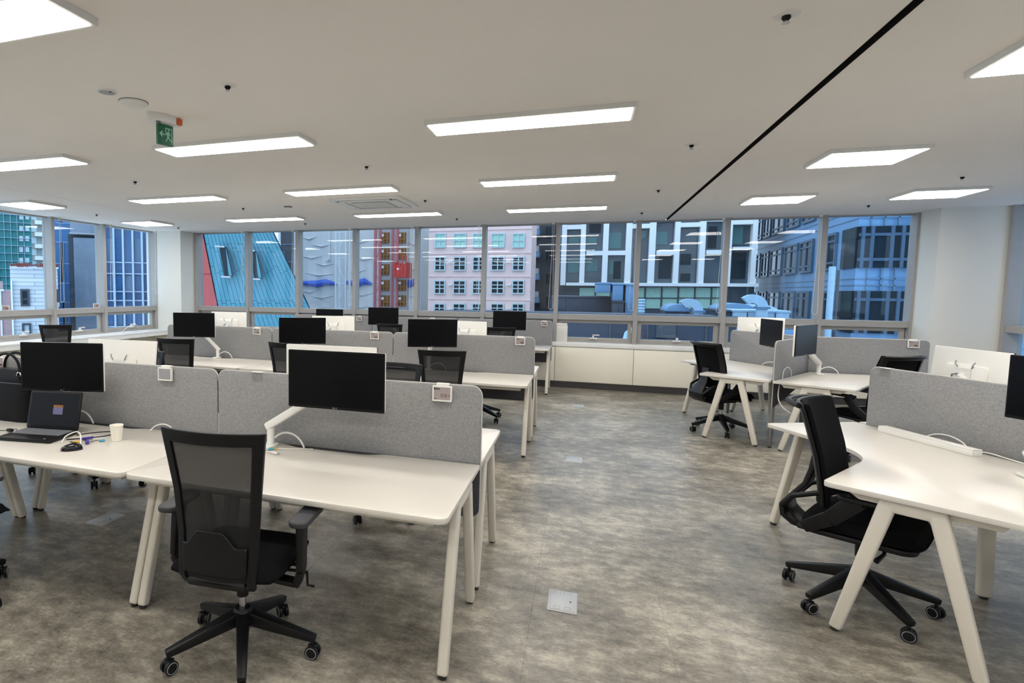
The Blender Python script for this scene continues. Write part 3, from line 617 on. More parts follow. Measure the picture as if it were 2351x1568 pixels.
# ------------------------------------------------------------------ monitors on arms
lg_text = text_mesh('LG', .012)
def make_monitor_head(back_color='monitor_white'):
    r = thing('monitor', '', 'monitor'); w, h = .54, .306
    return r
def monitor(c, yaw, tilt, base, label, rev=False, group='monitors on arms', w=.54, h=.306):
    """c = screen centre; yaw in degrees, 0 = screen towards -y; rev = screen faces +y; base = clamp point on the desk"""
    r = thing('monitor', label, 'monitor', base, 0, group); b = Vector(base)
    M = Matrix.Translation(Vector(c)-b) @ Matrix.Rotation(math.radians(yaw) + (PI if rev else 0), 4, 'Z') @ Matrix.Rotation(math.radians(tilt), 4, 'X')
    MB().prism(rrect(-w/2, w/2, -h/2, h/2, .005, 3), -.004, .006, M @ XZ).build('bezel', 'bezel', r, .0015, 1)
    sh = MB().prism(rrect(-w/2+.001, w/2-.001, -h/2+.001, h/2-.001, .006, 3), -.020, -.0042, M @ XZ).build('rear_shell', 'monitor_white', r, .004, 2)
    MB().prism(rrect(-.15, .15, -.12, .05, .02, 3), -.034, -.0195, M @ XZ).build('rear_cover', 'monitor_white', sh, .006, 2)
    s = MB().prism(rrect(-w/2+.006, w/2-.006, -h/2+.014, h/2-.006, .002, 2), .006, .0066, M @ XZ).build('screen', 'screen', r)
    MB().prism(arc(-.009, -h/2+.0072, .0042, 0, 2*PI, 10)[:-1], .0061, .0066, M @ XZ).build('logo_disc', 'rim_grey', r)
    lt = link('logo_text', lg_text, 'rim_grey', r); lt.matrix_local = M @ Matrix.Translation((.006, -.0064, -h/2+.0072)) @ Matrix.Rotation(PI/2, 4, 'X')
    # arm
    P = lambda x, y, z: M @ Vector((x, y, z))
    head = P(0, .055, -.02); MB().prism(rrect(-.05, .05, -.07, .03, .01, 3), -.043, -.0345, M @ XZ).build('mount_plate', 'white_plastic', r, .002, 1)
    MB().tube([P(0, .04, -.02), head], .02, 10).build('tilt_joint', 'white_plastic', r, smooth=True)
    ox, oz = P(.05, .036, .055), P(-.05, .036, .055)
    for a_, s_ in ((.05, 1), (-.05, -1)): MB().tube([P(a_, .034, .03), P(a_+.012*s_, .042, .05), P(a_+.02*s_, .036, .07)], .004, 6).build('cable_clip', 'rim_grey', r, smooth=True)
    MB().tube([P(.03, .04, -.01), P(.05, .06, -.02), P(.055, .058, -.07), P(.04, .045, -.12)], .0055, 7).build('cable', 'grey_plastic', r, smooth=True)
    ptop = Vector((0, 0, .125))
    MB().prism(rrect(-.035, .035, *((-.045, .085) if rev else (-.085, .045)), .02, 4), .0005, .016).build('clamp_base', 'white_plastic', r, .004, 2)
    MB().tube([(0, 0, .014), (0, 0, .07)], .021, 14).build('post', 'white_plastic', r, smooth=True)
    MB().tube([(0, 0, .071), ptop], .0215, 14).build('swivel_collar', 'white_plastic', r, smooth=True)
    d = (head - ptop); el = ptop + d*.80 + Vector((0, 0, .0)); dn = d.normalized()
    la = MB().bar(ptop - dn*.03, el, .046, .044, .038, .036).build('spring_arm', 'white_plastic', r, .010, 3)
    MB().bar(ptop - dn*.032 + Vector((0, 0, .021)), el + Vector((0, 0, .017)), .040, .010, .034, .010).build('arm_cover', 'white_matt', la, .003, 1)
    MB().tube([el - Vector((0, 0, .03)), el + Vector((0, 0, .02))], .02, 12).build('elbow', 'white_plastic', r, smooth=True)
    MB().tube([el, head], .014, 8).build('wrist_link', 'white_plastic', r, smooth=True)
    MB().tube(bez((.02, .01, .05), (.08, .02, .11), (.17, .02, .09), (.20, .025, .006)), .0055, 7).build('power_cable', 'white_plastic', r, smooth=True)
    return r
T = DZ
monitor((-1.198, 2.80, 1.147), .5, 0, (-1.655, 2.93, T), 'large black monitor nearest the camera, white arm, nearest desk')
monitor((-3.064, 2.80, 1.118), 15, 0, (-3.20, 2.95, T), 'black monitor behind the open laptop at the left')
monitor((-1.475, 3.38, 1.092), 1, 0, (-1.65, 3.15, T), 'white monitor back peeking out behind the large near monitor', True, w=.61, h=.355)
monitor((-3.13, 3.38, 1.064), 2, 8, (-3.20, 3.14, T), 'white monitor back at the left, right of the black laptop-desk monitor', True, w=.60, h=.355)
monitor((-1.538, 6.28, 1.153), 20, 2, (-1.62, 6.46, T), 'black monitor at the aisle end of the middle row')
monitor((-3.051, 6.15, 1.138), 28, 2, (-3.15, 6.46, T), 'black monitor in the middle of the middle row')
monitor((-4.59, 6.204, 1.158), 13.7, 1, (-4.42, 6.46, T), 'black monitor at the left end of the middle row')
monitor((-1.30, 6.93, 1.112), -12, 0, (-1.30, 6.65, T), 'white monitor back at the aisle end of the middle row', True)
monitor((-2.978, 6.88, 1.133), 20, 0, (-2.98, 6.65, T), 'white monitor back in the middle of the middle row', True)
monitor((-4.512, 6.877, 1.15), 1.6, 0, (-4.55, 6.65, T), 'white monitor back at the left end of the middle row', True)
monitor((-1.125, 9.84, 1.141), -5.6, -1, (-1.30, 10.2, T), 'black monitor at the aisle end of the window row')
monitor((-3.306, 9.853, 1.157), 9.4, 0, (-3.15, 10.2, T), 'black monitor in the middle of the window row')
monitor((-4.364, 9.909, 1.105), 0, 0, (-4.60, 10.2, T), 'black monitor at the left end of the window row, mostly hidden')
pdm = ON - OF
monitor((1.985, 7.71, 1.180), -83, 0, (2.20, 8.02, T), 'black screened monitor facing left on the far pod, before white monitor back', group='pod monitors')
monitor((2.125, 7.06, 1.158), 55, 0, (2.52, 7.92, T), 'black screened monitor facing right on the far pod with white arm', group='pod monitors')
monitor((2.27, 9.30, 1.145), -6, 0, (2.52, 8.50, T), 'white monitor back on the window side of the far pod', True, group='pod monitors')
monitor((2.31, 4.76, 1.133), -77, 5, (2.42, 4.36, T), 'big white monitor back behind the near pod screen, before the column', True, group='pod monitors')
monitor((2.085, 3.49, 1.185), -62, 0, (2.12, 3.82, T), 'dark monitor cut by the right edge on the near pod', group='pod monitors')
# ------------------------------------------------------------------ tags on the screens
name_text = text_mesh('민효서', .021)
def make_tag():
    r = thing('eink_tag', '', 'name tag'); w, h = .104, .082
    m = MB(); m.ring(-w/2, w/2, -h, 0, .008, -.020, -.006); m.box(-w/2, w/2, -.010, -.004, -h, 0); m.build('frame', 'white_plastic', r, .0015, 1)
    B('hook', 'white_plastic', r, -.034, .034, -.010, .016, .000, .012, .001); B('hook_back', 'white_plastic', r, -.034, .034, .0165, .019, -.02, .012)
    B('display', 'eink', r, -w/2+.008, w/2-.008, -.0175, -.0105, -h+.008, -.008)
    for x0, x1, z0, z1 in ((-.043, -.036, -.020, -.011), (-.034, -.012, -.019, -.014), (-.043, -.028, -.071, -.068)): B('print_mark', 'ink', r, x0, x1, -.0182, -.0176, z0, z1)
    return r
tg = make_tag(); first = True
def put_tag(px, py, Y, label, mode='scribble', loc=None, rz=0.):
    global first
    p = at(px, py, Y); o = place(tg, first, loc or (p.x, Y-.003, 1.122), rz, label, 'electronic name tags'); first = False
    return o
t0 = put_tag(1017, 900, 3.02, 'white framed name tag with three dark characters on the nearest screen')
put_tag(383, 856, 3.02, 'white framed blank grey tag on the screen behind the paper cup')
put_tag(3, 832, 3.02, 'white framed name tag at the left edge above the handbag')
put_tag(591, 758, 6.54, 'small name tag on the left end screen of the middle row')
put_tag(861, 768, 6.54, 'small name tag on the middle screen of the middle row')
put_tag(1195, 780, 6.54, 'small name tag on the aisle end screen of the middle row')
put_tag(825, 728, 10.295, 'tiny name tag on window row screen left of a monitor')
put_tag(993, 722, 10.295, 'tiny name tag on window row screen above a black monitor')
put_tag(1250, 738, 10.295, 'tiny name tag on the aisle end screen of the window row')
put_tag(2097, 782, 8.135, 'name tag on the far pod screen before the right column', loc=(at(2097, 782, 8.135).x, 8.135, 1.122))
tags = [o for o in COL.objects if o.name.startswith('eink_tag')]
nm = link('name_lettering', name_text, 'ink', t0); nm.location = (.019, -.0178, -.052); nm.rotation_euler = (PI/2, 0, 0)
for o in tags[1:]:
    if 'blank' in o['label']:
        for k in list(KIDS[o.name]):
            if k.name.startswith('print_mark'): KIDS[o.name].remove(k); bpy.data.objects.remove(k)
        for k in KIDS[o.name]:
            if k.name.startswith('display'): k.data = k.data.copy(); k.data.materials.clear(); k.data.materials.append(MATS['eink_grey'])
    else:
        for x in (.004, .014, .024): B('print_mark', 'ink', o, x, x+.008, -.0182, -.0176, -.062, -.050)
def holder(loc, rz, label):
    r = thing('clear_tag_holder', label, 'tag holder', loc, rz, 'clear tag holders')
    B('pocket', 'clear_plastic', r, -.037, .037, -.0165, -.0135, -.05, 0); B('hook', 'white_plastic', r, -.037, .037, -.0165, .0155, .004, .008)
p = at(590, 857, 3.02); holder((p.x, 3.035, 1.122), 0, 'empty clear tag holder on the nearest screen beside the joint')
holder((ON.x + math.cos(2*PI/3+NR)*1.02, ON.y + math.sin(2*PI/3+NR)*1.02, 1.122), math.radians(-60)+NR, 'empty clear tag holder on the near pod screen corner')
# ------------------------------------------------------------------ laptop desk
lt = thing('laptop', 'open black laptop with a small window on its dark screen', 'laptop', (-3.045, 2.595, DZ), math.radians(9))
MB().prism(rrect(-.18, .18, -.125, .125, .012, 4), .002, .022).build('base', 'black_plastic', lt, .004, 2)
kb = B('keyboard_well', 'bezel', lt, -.165, .165, -.03, .10, .0222, .0228); m = MB()
for j in range(6):
    for i in range(15 if j else 16):
        w = .33/ (15 if j else 16); x = -.165 + i*w
        if j == 5 and 4 <= i <= 9:
            if i == 4: m.box(x+.0015, x+6*w-.0015, -.03+(5-j)*.0215+.0015, -.03+(6-j)*.0215-.0015, .0228, .0252)
            continue
        m.box(x+.0015, x+w-.0015, -.03+(5-j)*.0215+.0015, -.03+(6-j)*.0215-.0015, .0228, .0252)
m.build('keys', 'key_grey', kb)
B('touchpad', 'bezel', lt, -.075, .02, -.112, -.045, .0222, .0228, .0005); MB().lathe([(.007, .0222), (.007, .0235)], 10, Matrix.Translation((.13, -.105, 0))).build('sticker', 'rim_grey', lt)
M = Matrix.Translation((0, .118, .020)) @ Matrix.Rotation(math.radians(-13), 4, 'X')
ld = MB().prism(rrect(-.18, .18, 0, .235, .012, 4), -.006, .006, M @ XZ).build('lid', 'black_plastic', lt, .003, 2)
s_ = MB().box(-.168, .168, -.0069, -.0062, .022, .222, M).build('screen', 'screen_dim', lt)
B('popup_window', 'popup_blue', s_, -.005, .062, -.0075, -.007, .092, .150, M=M); B('popup_title', 'popup_orange', s_, -.005, .062, -.0078, -.0072, .136, .150, M=M)
for x in (-.12, .12): MB().tube([(x-.02, .118, .018), (x+.02, .118, .018)], .008, 8).build('hinge', 'black_plastic', lt, smooth=True)
cu = thing('paper_cup', 'cream paper cup standing between the laptop cables and the screen', 'cup', (-2.55, 2.70, DZ))
MB().lathe([(.027, .001), (.028, .004), (.037, .09), (.0385, .093), (.037, .095), (.0355, .092), (.0275, .012), (.002, .010)], 28).build('wall', 'paper_cup', cu, smooth=True)
MB().tube([(.0375*math.cos(2*PI*i/28), .0375*math.sin(2*PI*i/28), .094) for i in range(29)], .0018, 6).build('rolled_rim', 'paper_cup', cu, smooth=True)
ms = thing('computer_mouse', 'black computer mouse with yellowish tip beside the laptop', 'mouse', (-2.63, 2.45, DZ), math.radians(-50))
def mouse(u, v, s):
    a = 2*PI*u; r_ = math.cos(v*PI/2); return (.031*r_*math.cos(a)*(1-.12*math.sin(a)), .056*r_*math.sin(a), .003 + .036*math.sin(v*PI/2)**.8*(1+.15*math.sin(a)))
m = MB(); V = [mouse(i/20, j/8, 0) for j in range(9) for i in range(20)]
m.add(V, [(j*20+i, j*20+(i+1) % 20, (j+1)*20+(i+1) % 20, (j+1)*20+i) for j in range(8) for i in range(20)] + [tuple(range(19, -1, -1))]); m.build('shell', 'black_gloss', ms, smooth=True)
MB().tube([(0, .018, .036), (0, .03, .034), (0, .04, .028)], .005, 8).build('scroll_wheel', 'rim_grey', ms, smooth=True); B('side_grip', 'yellow', ms, -.014, .004, -.058, -.045, .004, .012, .003)
def cable(label, pts, m, r=.0028, name='cable', tips=()):
    c = thing(name, label, 'cable', (pts[0][0], pts[0][1], pts[0][2])); o = Vector(pts[0]); P = [Vector(p)-o for p in pts]
    sm = []
    for i in range(len(P)-1):
        a, b, c_, d = P[max(i-1, 0)], P[i], P[i+1], P[min(i+2, len(P)-1)]
        for k in range(5):
            t = k/5; sm.append(((b*2) + (c_-a)*t + (a*2-b*5+c_*4-d)*t*t + (b*3-a-c_*3+d)*t**3)*.5)
    sm.append(P[-1]); MB().tube(sm, r, 6).build('cord', m, c, smooth=True)
    for q0, q1, w, mm, nn in tips: MB().bar(Vector(q0)-o, Vector(q1)-o, w, w*.7).build(nn, mm, c, .001, 1)
    return c
Z0 = DZ+.004
cable('black charger cable looping right of the laptop towards the cup', [(-2.86, 2.70, Z0), (-2.78, 2.76, Z0+.01), (-2.66, 2.80, Z0+.02), (-2.60, 2.76, Z0+.03), (-2.62, 2.70, Z0+.02), (-2.74, 2.66, Z0+.004), (-2.83, 2.60, Z0)], 'black_plastic', .0035)
cable('white cable hooped over the corner of the laptop', [(-2.79, 2.53, Z0), (-2.80, 2.57, Z0+.03), (-2.75, 2.60, Z0+.055), (-2.70, 2.58, Z0+.04), (-2.66, 2.54, Z0)], 'white_plastic', .004)
cable('violet video plug lead lying beside the laptop', [(-2.76, 2.63, Z0+.004), (-2.70, 2.62, Z0+.004), (-2.66, 2.58, Z0+.01), (-2.64, 2.57, Z0+.004)], 'black_plastic', .003, tips=(((-2.74, 2.63, Z0+.006), (-2.69, 2.66, Z0+.012), .018, 'violet', 'plug'), ((-2.66, 2.585, Z0+.01), (-2.635, 2.565, Z0+.008), .02, 'violet', 'plug')))
cable('yellow tipped lead beside the laptop', [(-2.70, 2.55, Z0), (-2.73, 2.565, Z0+.003), (-2.77, 2.57, Z0)], 'black_plastic', .003, tips=(((-2.74, 2.565, Z0+.004), (-2.69, 2.575, Z0+.004), .014, 'yellow', 'plug'),))
cable('thin lead with cyan plug beside the paper cup', [(-2.66, 2.60, Z0), (-2.64, 2.64, Z0+.004), (-2.61, 2.66, Z0+.004)], 'black_plastic', .002, tips=(((-2.625, 2.64, Z0+.004), (-2.60, 2.66, Z0+.004), .013, 'cyan', 'plug'),))
cable('thin black cable with a small box left of the laptop', [(-3.24, 2.60, Z0), (-3.30, 2.66, Z0+.006), (-3.36, 2.63, Z0), (-3.42, 2.60, Z0), (-3.36, 2.56, Z0), (-3.44, 2.54, Z0)], 'black_plastic', .0022, tips=(((-3.33, 2.625, Z0+.008), (-3.29, 2.62, Z0+.008), .022, 'black_plastic', 'inline_box'),))
cable('white cable arching behind the paper cup along the screen', [(-2.53, 2.96, Z0), (-2.50, 2.975, Z0+.03), (-2.44, 2.98, Z0+.045), (-2.38, 2.975, Z0+.03), (-2.35, 2.965, Z0)], 'white_plastic', .004)
cable('white network cable with blue plug on the nearest desk', [(-1.40, 2.955, Z0), (-1.46, 2.93, Z0), (-1.54, 2.90, Z0), (-1.61, 2.865, Z0)], 'white_plastic', .0025, tips=(((-1.60, 2.87, Z0+.004), (-1.625, 2.85, Z0+.004), .014, 'cyan', 'plug'), ((-1.585, 2.875, Z0+.004), (-1.60, 2.87, Z0+.004), .012, 'yellow', 'boot')))
cable('white cable with a bare metal connector on the nearest desk', [(-1.68, 2.84, Z0), (-1.63, 2.815, Z0), (-1.58, 2.80, Z0+.002), (-1.55, 2.795, Z0+.002)], 'white_plastic', .0025, tips=(((-1.575, 2.80, Z0+.004), (-1.535, 2.79, Z0+.004), .014, 'white_plastic', 'plug'), ((-1.535, 2.79, Z0+.004), (-1.52, 2.786, Z0+.004), .009, 'chrome', 'tip')))
# handbag
hb = thing('handbag', 'black leather handbag with two handles on the desk at the left edge', 'handbag', (-3.62, 2.90, DZ))
def bagf(w0, w1, d0, d1, z0, z1, name, rnd=.06):
    m = MB(); n = 28; L = 6; V = []
    for j in range(L+1):
        t = j/L; w = w0+(w1-w0)*t; d = (d0+(d1-d0)*t)*(1+.12*math.sin(PI*t)); z = z0+(z1-z0)*t
        for i in range(n):
            a = 2*PI*i/n; c, s = math.cos(a), math.sin(a); V.append((w/2*math.copysign(abs(c)**.45, c), d/2*math.copysign(abs(s)**.55, s), z + (.02*(c*c) if j == 0 else 0)))
    m.add(V, [(j*n+i, j*n+(i+1) % n, (j+1)*n+(i+1) % n, (j+1)*n+i) for j in range(L) for i in range(n)] + [tuple(range(n-1, -1, -1)), tuple(range(L*n, (L+1)*n))]); return m.build(name, 'leather', hb, smooth=True)
bagf(.46, .50, .15, .17, .002, .262, 'body'); bagf(.40, .30, .15, .08, .262, .345, 'gusset')
MB().tube([(.25*math.copysign(abs(math.cos(a))**.5, math.cos(a)), .086*math.copysign(abs(math.sin(a))**.6, math.sin(a)), .262) for a in [2*PI*i/40 for i in range(41)]], .004, 6).build('piping', 'arm_pad', hb, smooth=True)
for y in (-.05, .05):
    h_ = MB().tube([(.13*math.cos(a)-.0, y*(1-.3*math.sin(a)), .33 + .12*math.sin(a)) for a in [PI*i/16 for i in range(17)]], .009, 8).build('handle', 'leather', hb, smooth=True)
    for x in (-.13, .13): MB().tube([(x+.018*math.cos(a), y*1.15, .315+.018*math.sin(a)) for a in [2*PI*i/12 for i in range(13)]], .004, 6).build('ring', 'chrome', hb, smooth=True); B('strap_tab', 'leather', hb, x-.018, x+.018, y*1.25-.004, y*1.25+.004, .24, .31, .003)
# ------------------------------------------------------------------ other small things
pb = thing('cable_box', 'long white cable box lying on the near pod desk along its screen', 'cable box', (2.00, 4.49, DZ), math.atan2(-.553, .214))
MB().box(-.30, .30, -.03, .03, 0, .034).build('body', 'white_plastic', pb, .003, 2); B('lid', 'white_matt', pb, -.299, .299, -.029, .029, .0345, .039, .002)
cable('white cable arching behind the long cable box', [(2.02, 4.60, Z0), (2.07, 4.56, Z0+.04), (2.11, 4.49, Z0+.05), (2.14, 4.42, Z0+.03), (2.15, 4.38, Z0)], 'white_plastic', .004)
cable('white cable trailing right of the long cable box', [(2.14, 4.32, Z0), (2.18, 4.26, Z0+.012), (2.22, 4.18, Z0+.006), (2.26, 4.10, Z0)], 'white_plastic', .0035)
cable('white cable hanging below the far pod desk with a blue tip', [(1.99, 7.28, .70), (1.955, 7.20, .62), (1.95, 7.16, .52), (1.99, 7.13, .44), (2.06, 7.10, .39)], 'white_plastic', .006, tips=(((2.05, 7.105, .395), (2.075, 7.09, .375), .018, 'cyan', 'plug'),))
cable('white cable looping up beside the edge-on pod screen', [(2.02, 7.33, Z0), (2.04, 7.38, Z0+.08), (2.10, 7.46, Z0+.11), (2.15, 7.53, Z0+.06), (2.16, 7.55, Z0)], 'white_plastic', .004)
cable('white cable arching along the far pod screen', [(2.13, 8.58, Z0), (2.17, 8.50, Z0+.05), (2.24, 8.40, Z0+.055), (2.30, 8.32, Z0+.02), (2.33, 8.26, Z0)], 'white_plastic', .004)
cable('white window crank cord on the left sill', [(-8.34, 9.05, .775), (-8.30, 9.15, .86), (-8.28, 9.30, .89), (-8.32, 9.42, .87), (-8.36, 9.50, .80)], 'white_plastic', .006)
def make_floor_box():
    r = thing('floor_outlet_box', '', 'floor box'); w, d = .0725, .111
    B('frame', 'metal_plate', r, -w, w, -d, d, 0, .004, .001); B('lid', 'metal_plate', r, -w+.012, w-.012, -d+.012, d-.012, .0042, .0058, .001)
    for x in (-.026, .026):
        for z in (0,): MB().ring(x-.016, x+.016, -d+.022, -d+.05, .0012, 0, .0005, Matrix.Translation((0, 0, .0058)) @ Matrix(((1, 0, 0, 0), (0, 0, 1, 0), (0, 1, 0, 0), (0, 0, 0, 1)))).build('cable_flap', 'grey_plastic', r)
    for x in (-.048, -.038, -.012, .006, .034, .044): B('slot', 'grey_plastic', r, x, x+.0012, d-.04, d-.014, .0058, .0063)
    B('latch', 'dark_foot', r, .036, .044, -.006, .003, .0058, .0075); return r
fb = make_floor_box(); first = True
for x, y, l in ((-.046, 3.14, 'grey metal floor outlet plate in the aisle nearest the camera'), (-.028, 5.93, 'grey metal floor outlet plate in the aisle, middle one'), (-.015, 8.80, 'grey metal floor outlet plate in the aisle, farthest'), (-3.09, 3.15, 'dark looking floor outlet plate in shade under the laptop desk')):
    place(fb, first, (x, y, 0), 0, l, 'floor outlet plates'); first = False
wb = thing('white_carton', 'upright white box standing on the window sill beyond the aisle', 'box', (-.32, 10.5, .775)); B('body', 'white_plastic', wb, -.088, .088, -.06, .03, 0, .272, .003); B('lid', 'white_matt', wb, -.090, .080, -.062, .032, .2725, .315, .003); B('sticker', 'violet', wb, .0805, .0815, -.05, -.02, .285, .305)
for y, z in ((6.62, 'before the pink house'), (8.42, 'before the blue tower')):
    w_ = thing('eink_tag_stand', 'small white tag on the left window rail, ' + z, 'name tag', (XL+.10, y, ZT1), math.radians(60), 'tags on the window rail')
    B('frame', 'white_plastic', w_, -.052, .052, -.012, .004, 0, .078, .002); B('display', 'eink', w_, -.044, .044, -.0128, -.0121, .008, .07); B('print_mark', 'ink', w_, -.01, .03, -.0136, -.0129, .03, .04)
def chain(x, y, zb, label, along_y=False):
    r = thing('blind_chain', label, 'blind chain', (x, y, 0), PI/2 if along_y else 0, 'hanging blind chains')
    pts = [(-.012, 0, ZC-.001), (-.014, 0, 2.2), (-.03, 0, zb+.25), (-.034, 0, zb+.06)] + [(.034*math.cos(a), 0, zb+.04+.04*math.sin(a)) for a in [PI+PI*i/8 for i in range(9)]] + [(.034, 0, zb+.06), (.03, 0, zb+.25), (.014, 0, 2.2), (.012, 0, ZC-.001)]
    MB().tube(pts, .0026, 6).build('cord', 'white_plastic', r, smooth=True); MB().box(-.02, .02, -.012, .012, ZC-.03, ZC-.001).build('bracket', 'white_plastic', r, .002, 1)
for k, x in enumerate(xs[1:-1]):
    chain(x-.075, 10.40, 1.32, 'white blind chain loop on the far window, %s mullion from the left' % ('first', 'second', 'third', 'fourth', 'fifth', 'sixth', 'seventh', 'eighth', 'ninth')[k])
chain(XL+.22, ys[2]+.09, 1.36, 'white blind chain loop on the left windows before the white brick house', True); chain(XL+.22, ys[1]+.09, 1.36, 'white blind chain loop on the left windows before the blue curtain wall', True); chain(XL+.22, 9.9, 1.5, 'white blind chain beside the left column', True)
# ------------------------------------------------------------------ the street outside
mat('copper_teal', (66, 132, 150), .5, var=.05); mat('brick_red', (176, 72, 70), .6, var=.06); mat('tarp_grey', (208, 206, 202), .8, var=.08, scale=.5, bump=.5, bscale=1.2)
mat('tarp_blue', (50, 90, 190), .6); mat('steel_pale', (214, 222, 226), .5); mat('hoist_red', (206, 60, 52), .5); mat('mast_red', (190, 110, 112), .6); mat('ply_brown', (140, 96, 56), .7); mat('scaffold_ochre', (196, 150, 78), .6)
mat('slab_grey', (182, 182, 184), .8); mat('granite_pink', (236, 202, 194), .7, var=.03, scale=3); mat('win_dark', (30, 42, 50), .15, spec=.2); mat('win_teal', (70, 112, 112), .15); mat('win_mint', (172, 216, 196), .3); mat('frame_pale', (186, 204, 208), .5)
mat('lattice_white', (248, 248, 246), .5, var=.02); mat('curtain_glass', (72, 84, 92), .1, var=.2, scale=.6); mat('panel_blue', (116, 158, 196), .45, var=.03, scale=.5); mat('panel_blue_dark', (100, 130, 156), .45); mat('navy_roof', (50, 58, 74), .6, var=.1, scale=.8)
mat('mullion_slate', (66, 92, 116), .4); mat('duct_pale', (170, 200, 220), .4); mat('duct_mid', (112, 150, 184), .45); mat('cladding_blue', (54, 104, 150), .35, var=.06, scale=.7); mat('concrete_blue', (140, 150, 160), .8, var=.12, scale=1.); mat('mullion_pale', (176, 200, 220), .4); mat('net_teal', (44, 128, 126), .7, var=.08, scale=.5)
mat('render_grey', (160, 160, 156), .8); mat('render_pink', (196, 160, 156), .8); mat('street', (70, 72, 76), .9); mat('tower_dark', (66, 70, 78), .6, var=.1); mat('roof_tile', (150, 70, 58), .7, var=.3, scale=6); mat('win_blue', (50, 104, 152), .1, var=.15, scale=.4)
def brick_white():
    m = mat('brick_white', (228, 228, 228), .8); N = m.node_tree.nodes; Lk = m.node_tree.links; tc = N.new('ShaderNodeTexCoord'); mp = N.new('ShaderNodeMapping'); mp.inputs['Rotation'].default_value = (PI/2, 0, 0); br = N.new('ShaderNodeTexBrick')
    br.inputs['Color1'].default_value = (*lin((232, 232, 230)), 1); br.inputs['Color2'].default_value = (*lin((214, 216, 216)), 1); br.inputs['Mortar'].default_value = (*lin((150, 156, 160)), 1)
    br.inputs['Scale'].default_value = 1.; br.inputs['Brick Width'].default_value = 2.2; br.inputs['Row Height'].default_value = .21; br.inputs['Mortar Size'].default_value = .014
    Lk.new(tc.outputs['Object'], mp.inputs[0]); Lk.new(mp.outputs[0], br.inputs['Vector']); Lk.new(br.outputs[0], N['Principled BSDF'].inputs['Base Color'])
brick_white()
ZG = -16.0
st = B('ground_street', 'street', None, -90, 70, 12, 110, ZG-.5, ZG); st['kind'] = 'structure'
class Fac:                                   # a facade plane turned to face its street
    def __init__(s, px, dist):
        a = at(px, 700, 10.); a.z = 0; a.normalize(); s.O = a*dist; s.ang = -math.atan2(a.x, a.y); s.u = Vector((math.cos(s.ang), math.sin(s.ang), 0)); s.n = Vector((-s.u.y, s.u.x, 0))
    def hit(s, px, py):
        d = r3*((px-CX)/F_PX) - u3*((py-CY)/F_PX) + f2; t = s.O.dot(s.n)/d.dot(s.n); P = Vector((0, 0, CAM_H)) + d*t; return Vector(((P-s.O).dot(s.u), 0, P.z))
def pt(px, py, Y): return Y.hit(px, py) if isinstance(Y, Fac) else at(px, py, Y)
def num(Y): return 0. if isinstance(Y, Fac) else Y
def rect(p0, q0, p1, q1, Y):
    a, b = pt(p0, q0, Y), pt(p1, q1, Y); c, d = pt(p0, q1, Y), pt(p1, q0, Y)
    return (a.x+c.x)/2, (b.x+d.x)/2, (b.z+c.z)/2, (a.z+d.z)/2          # x0, x1, z0, z1
def bld(name, label, p0, p1, ptop, Y, depth, m, cat='building', wall='wall'):
    x0, x1, z0, z1 = rect(p0, ptop, p1, 700, Y); xc = (x0+x1)/2
    if isinstance(Y, Fac): L_ = Y.O + Y.u*xc; r = thing(name, label, cat, (L_.x, L_.y, ZG), Y.ang)
    else: r = thing(name, label, cat, (xc, Y, ZG))
    B(wall, m, r, x0-xc, x1-xc, 0, depth, 0, z1-ZG)
    return r, Vector((xc, num(Y), ZG))
def piece(r, o, name, m, p0, q0, p1, q1, Y, t0, t1, bev=0.):
    x0, x1, z0, z1 = rect(p0, q0, p1, q1, Y); return B(name, m, r, x0-o.x, x1-o.x, num(Y)+t0-o.y, num(Y)+t1-o.y, z0-o.z, z1-o.z, bev)
def win(r, o, p0, q0, p1, q1, Y, fm='frame_pale', gm='win_dark', cols=(.5,), rows=(), fw=.055):
    x0, x1, z0, z1 = rect(p0, q0, p1, q1, Y); x0 -= o.x; x1 -= o.x; z0 -= o.z; z1 -= o.z; y = num(Y)-o.y
    m = MB(); m.ring(x0, x1, z0, z1, fw, y-.12, y-.01)
    for c in cols: m.box(x0+(x1-x0)*c-fw*.4, x0+(x1-x0)*c+fw*.4, y-.11, y-.01, z0+fw, z1-fw)
    for c in rows: m.box(x0+fw, x1-fw, y-.105, y-.01, z0+(z1-z0)*c-fw*.4, z0+(z1-z0)*c+fw*.4)
    w = m.build('window', fm, r); B('pane', gm, w, x0+fw, x1-fw, y-.05, y-.01, z0+fw, z1-fw); return w
# pink granite building
r, o = bld('granite_building', 'pale pink granite building with rows of square windows', 985, 1221, 400, 30, 3, 'granite_pink')
for ri, (qa, qb) in enumerate(((536, 569), (589.5, 621.5), (643.5, 675), (696.5, 728), (752, 784))):
    for pa, pb in ((999, 1024), (1042, 1071), (1086, 1115), (1128.6, 1159), (1177, 1205)):
        win(r, o, pa-ri*.6, qa, pb-ri*.6, qb, 30, 'frame_pale' if ri == 0 else 'frame_pale', 'win_mint' if ri == 0 else 'win_dark', (.5,), (.40, .66) if ri else (.5,))
for q in (528, 582, 635, 688, 742): piece(r, o, 'string_course', 'granite_pink', 985, q-.6, 1221, q+.6, 30, -.05, 0)
for q in (601, 654, 708):
    for p in (1031, 1036, 1164, 1170): piece(r, o, 'vent_cowl', 'lattice_white', p, q-1.3, p+3.4, q+1.3, 30, -.18, 0)
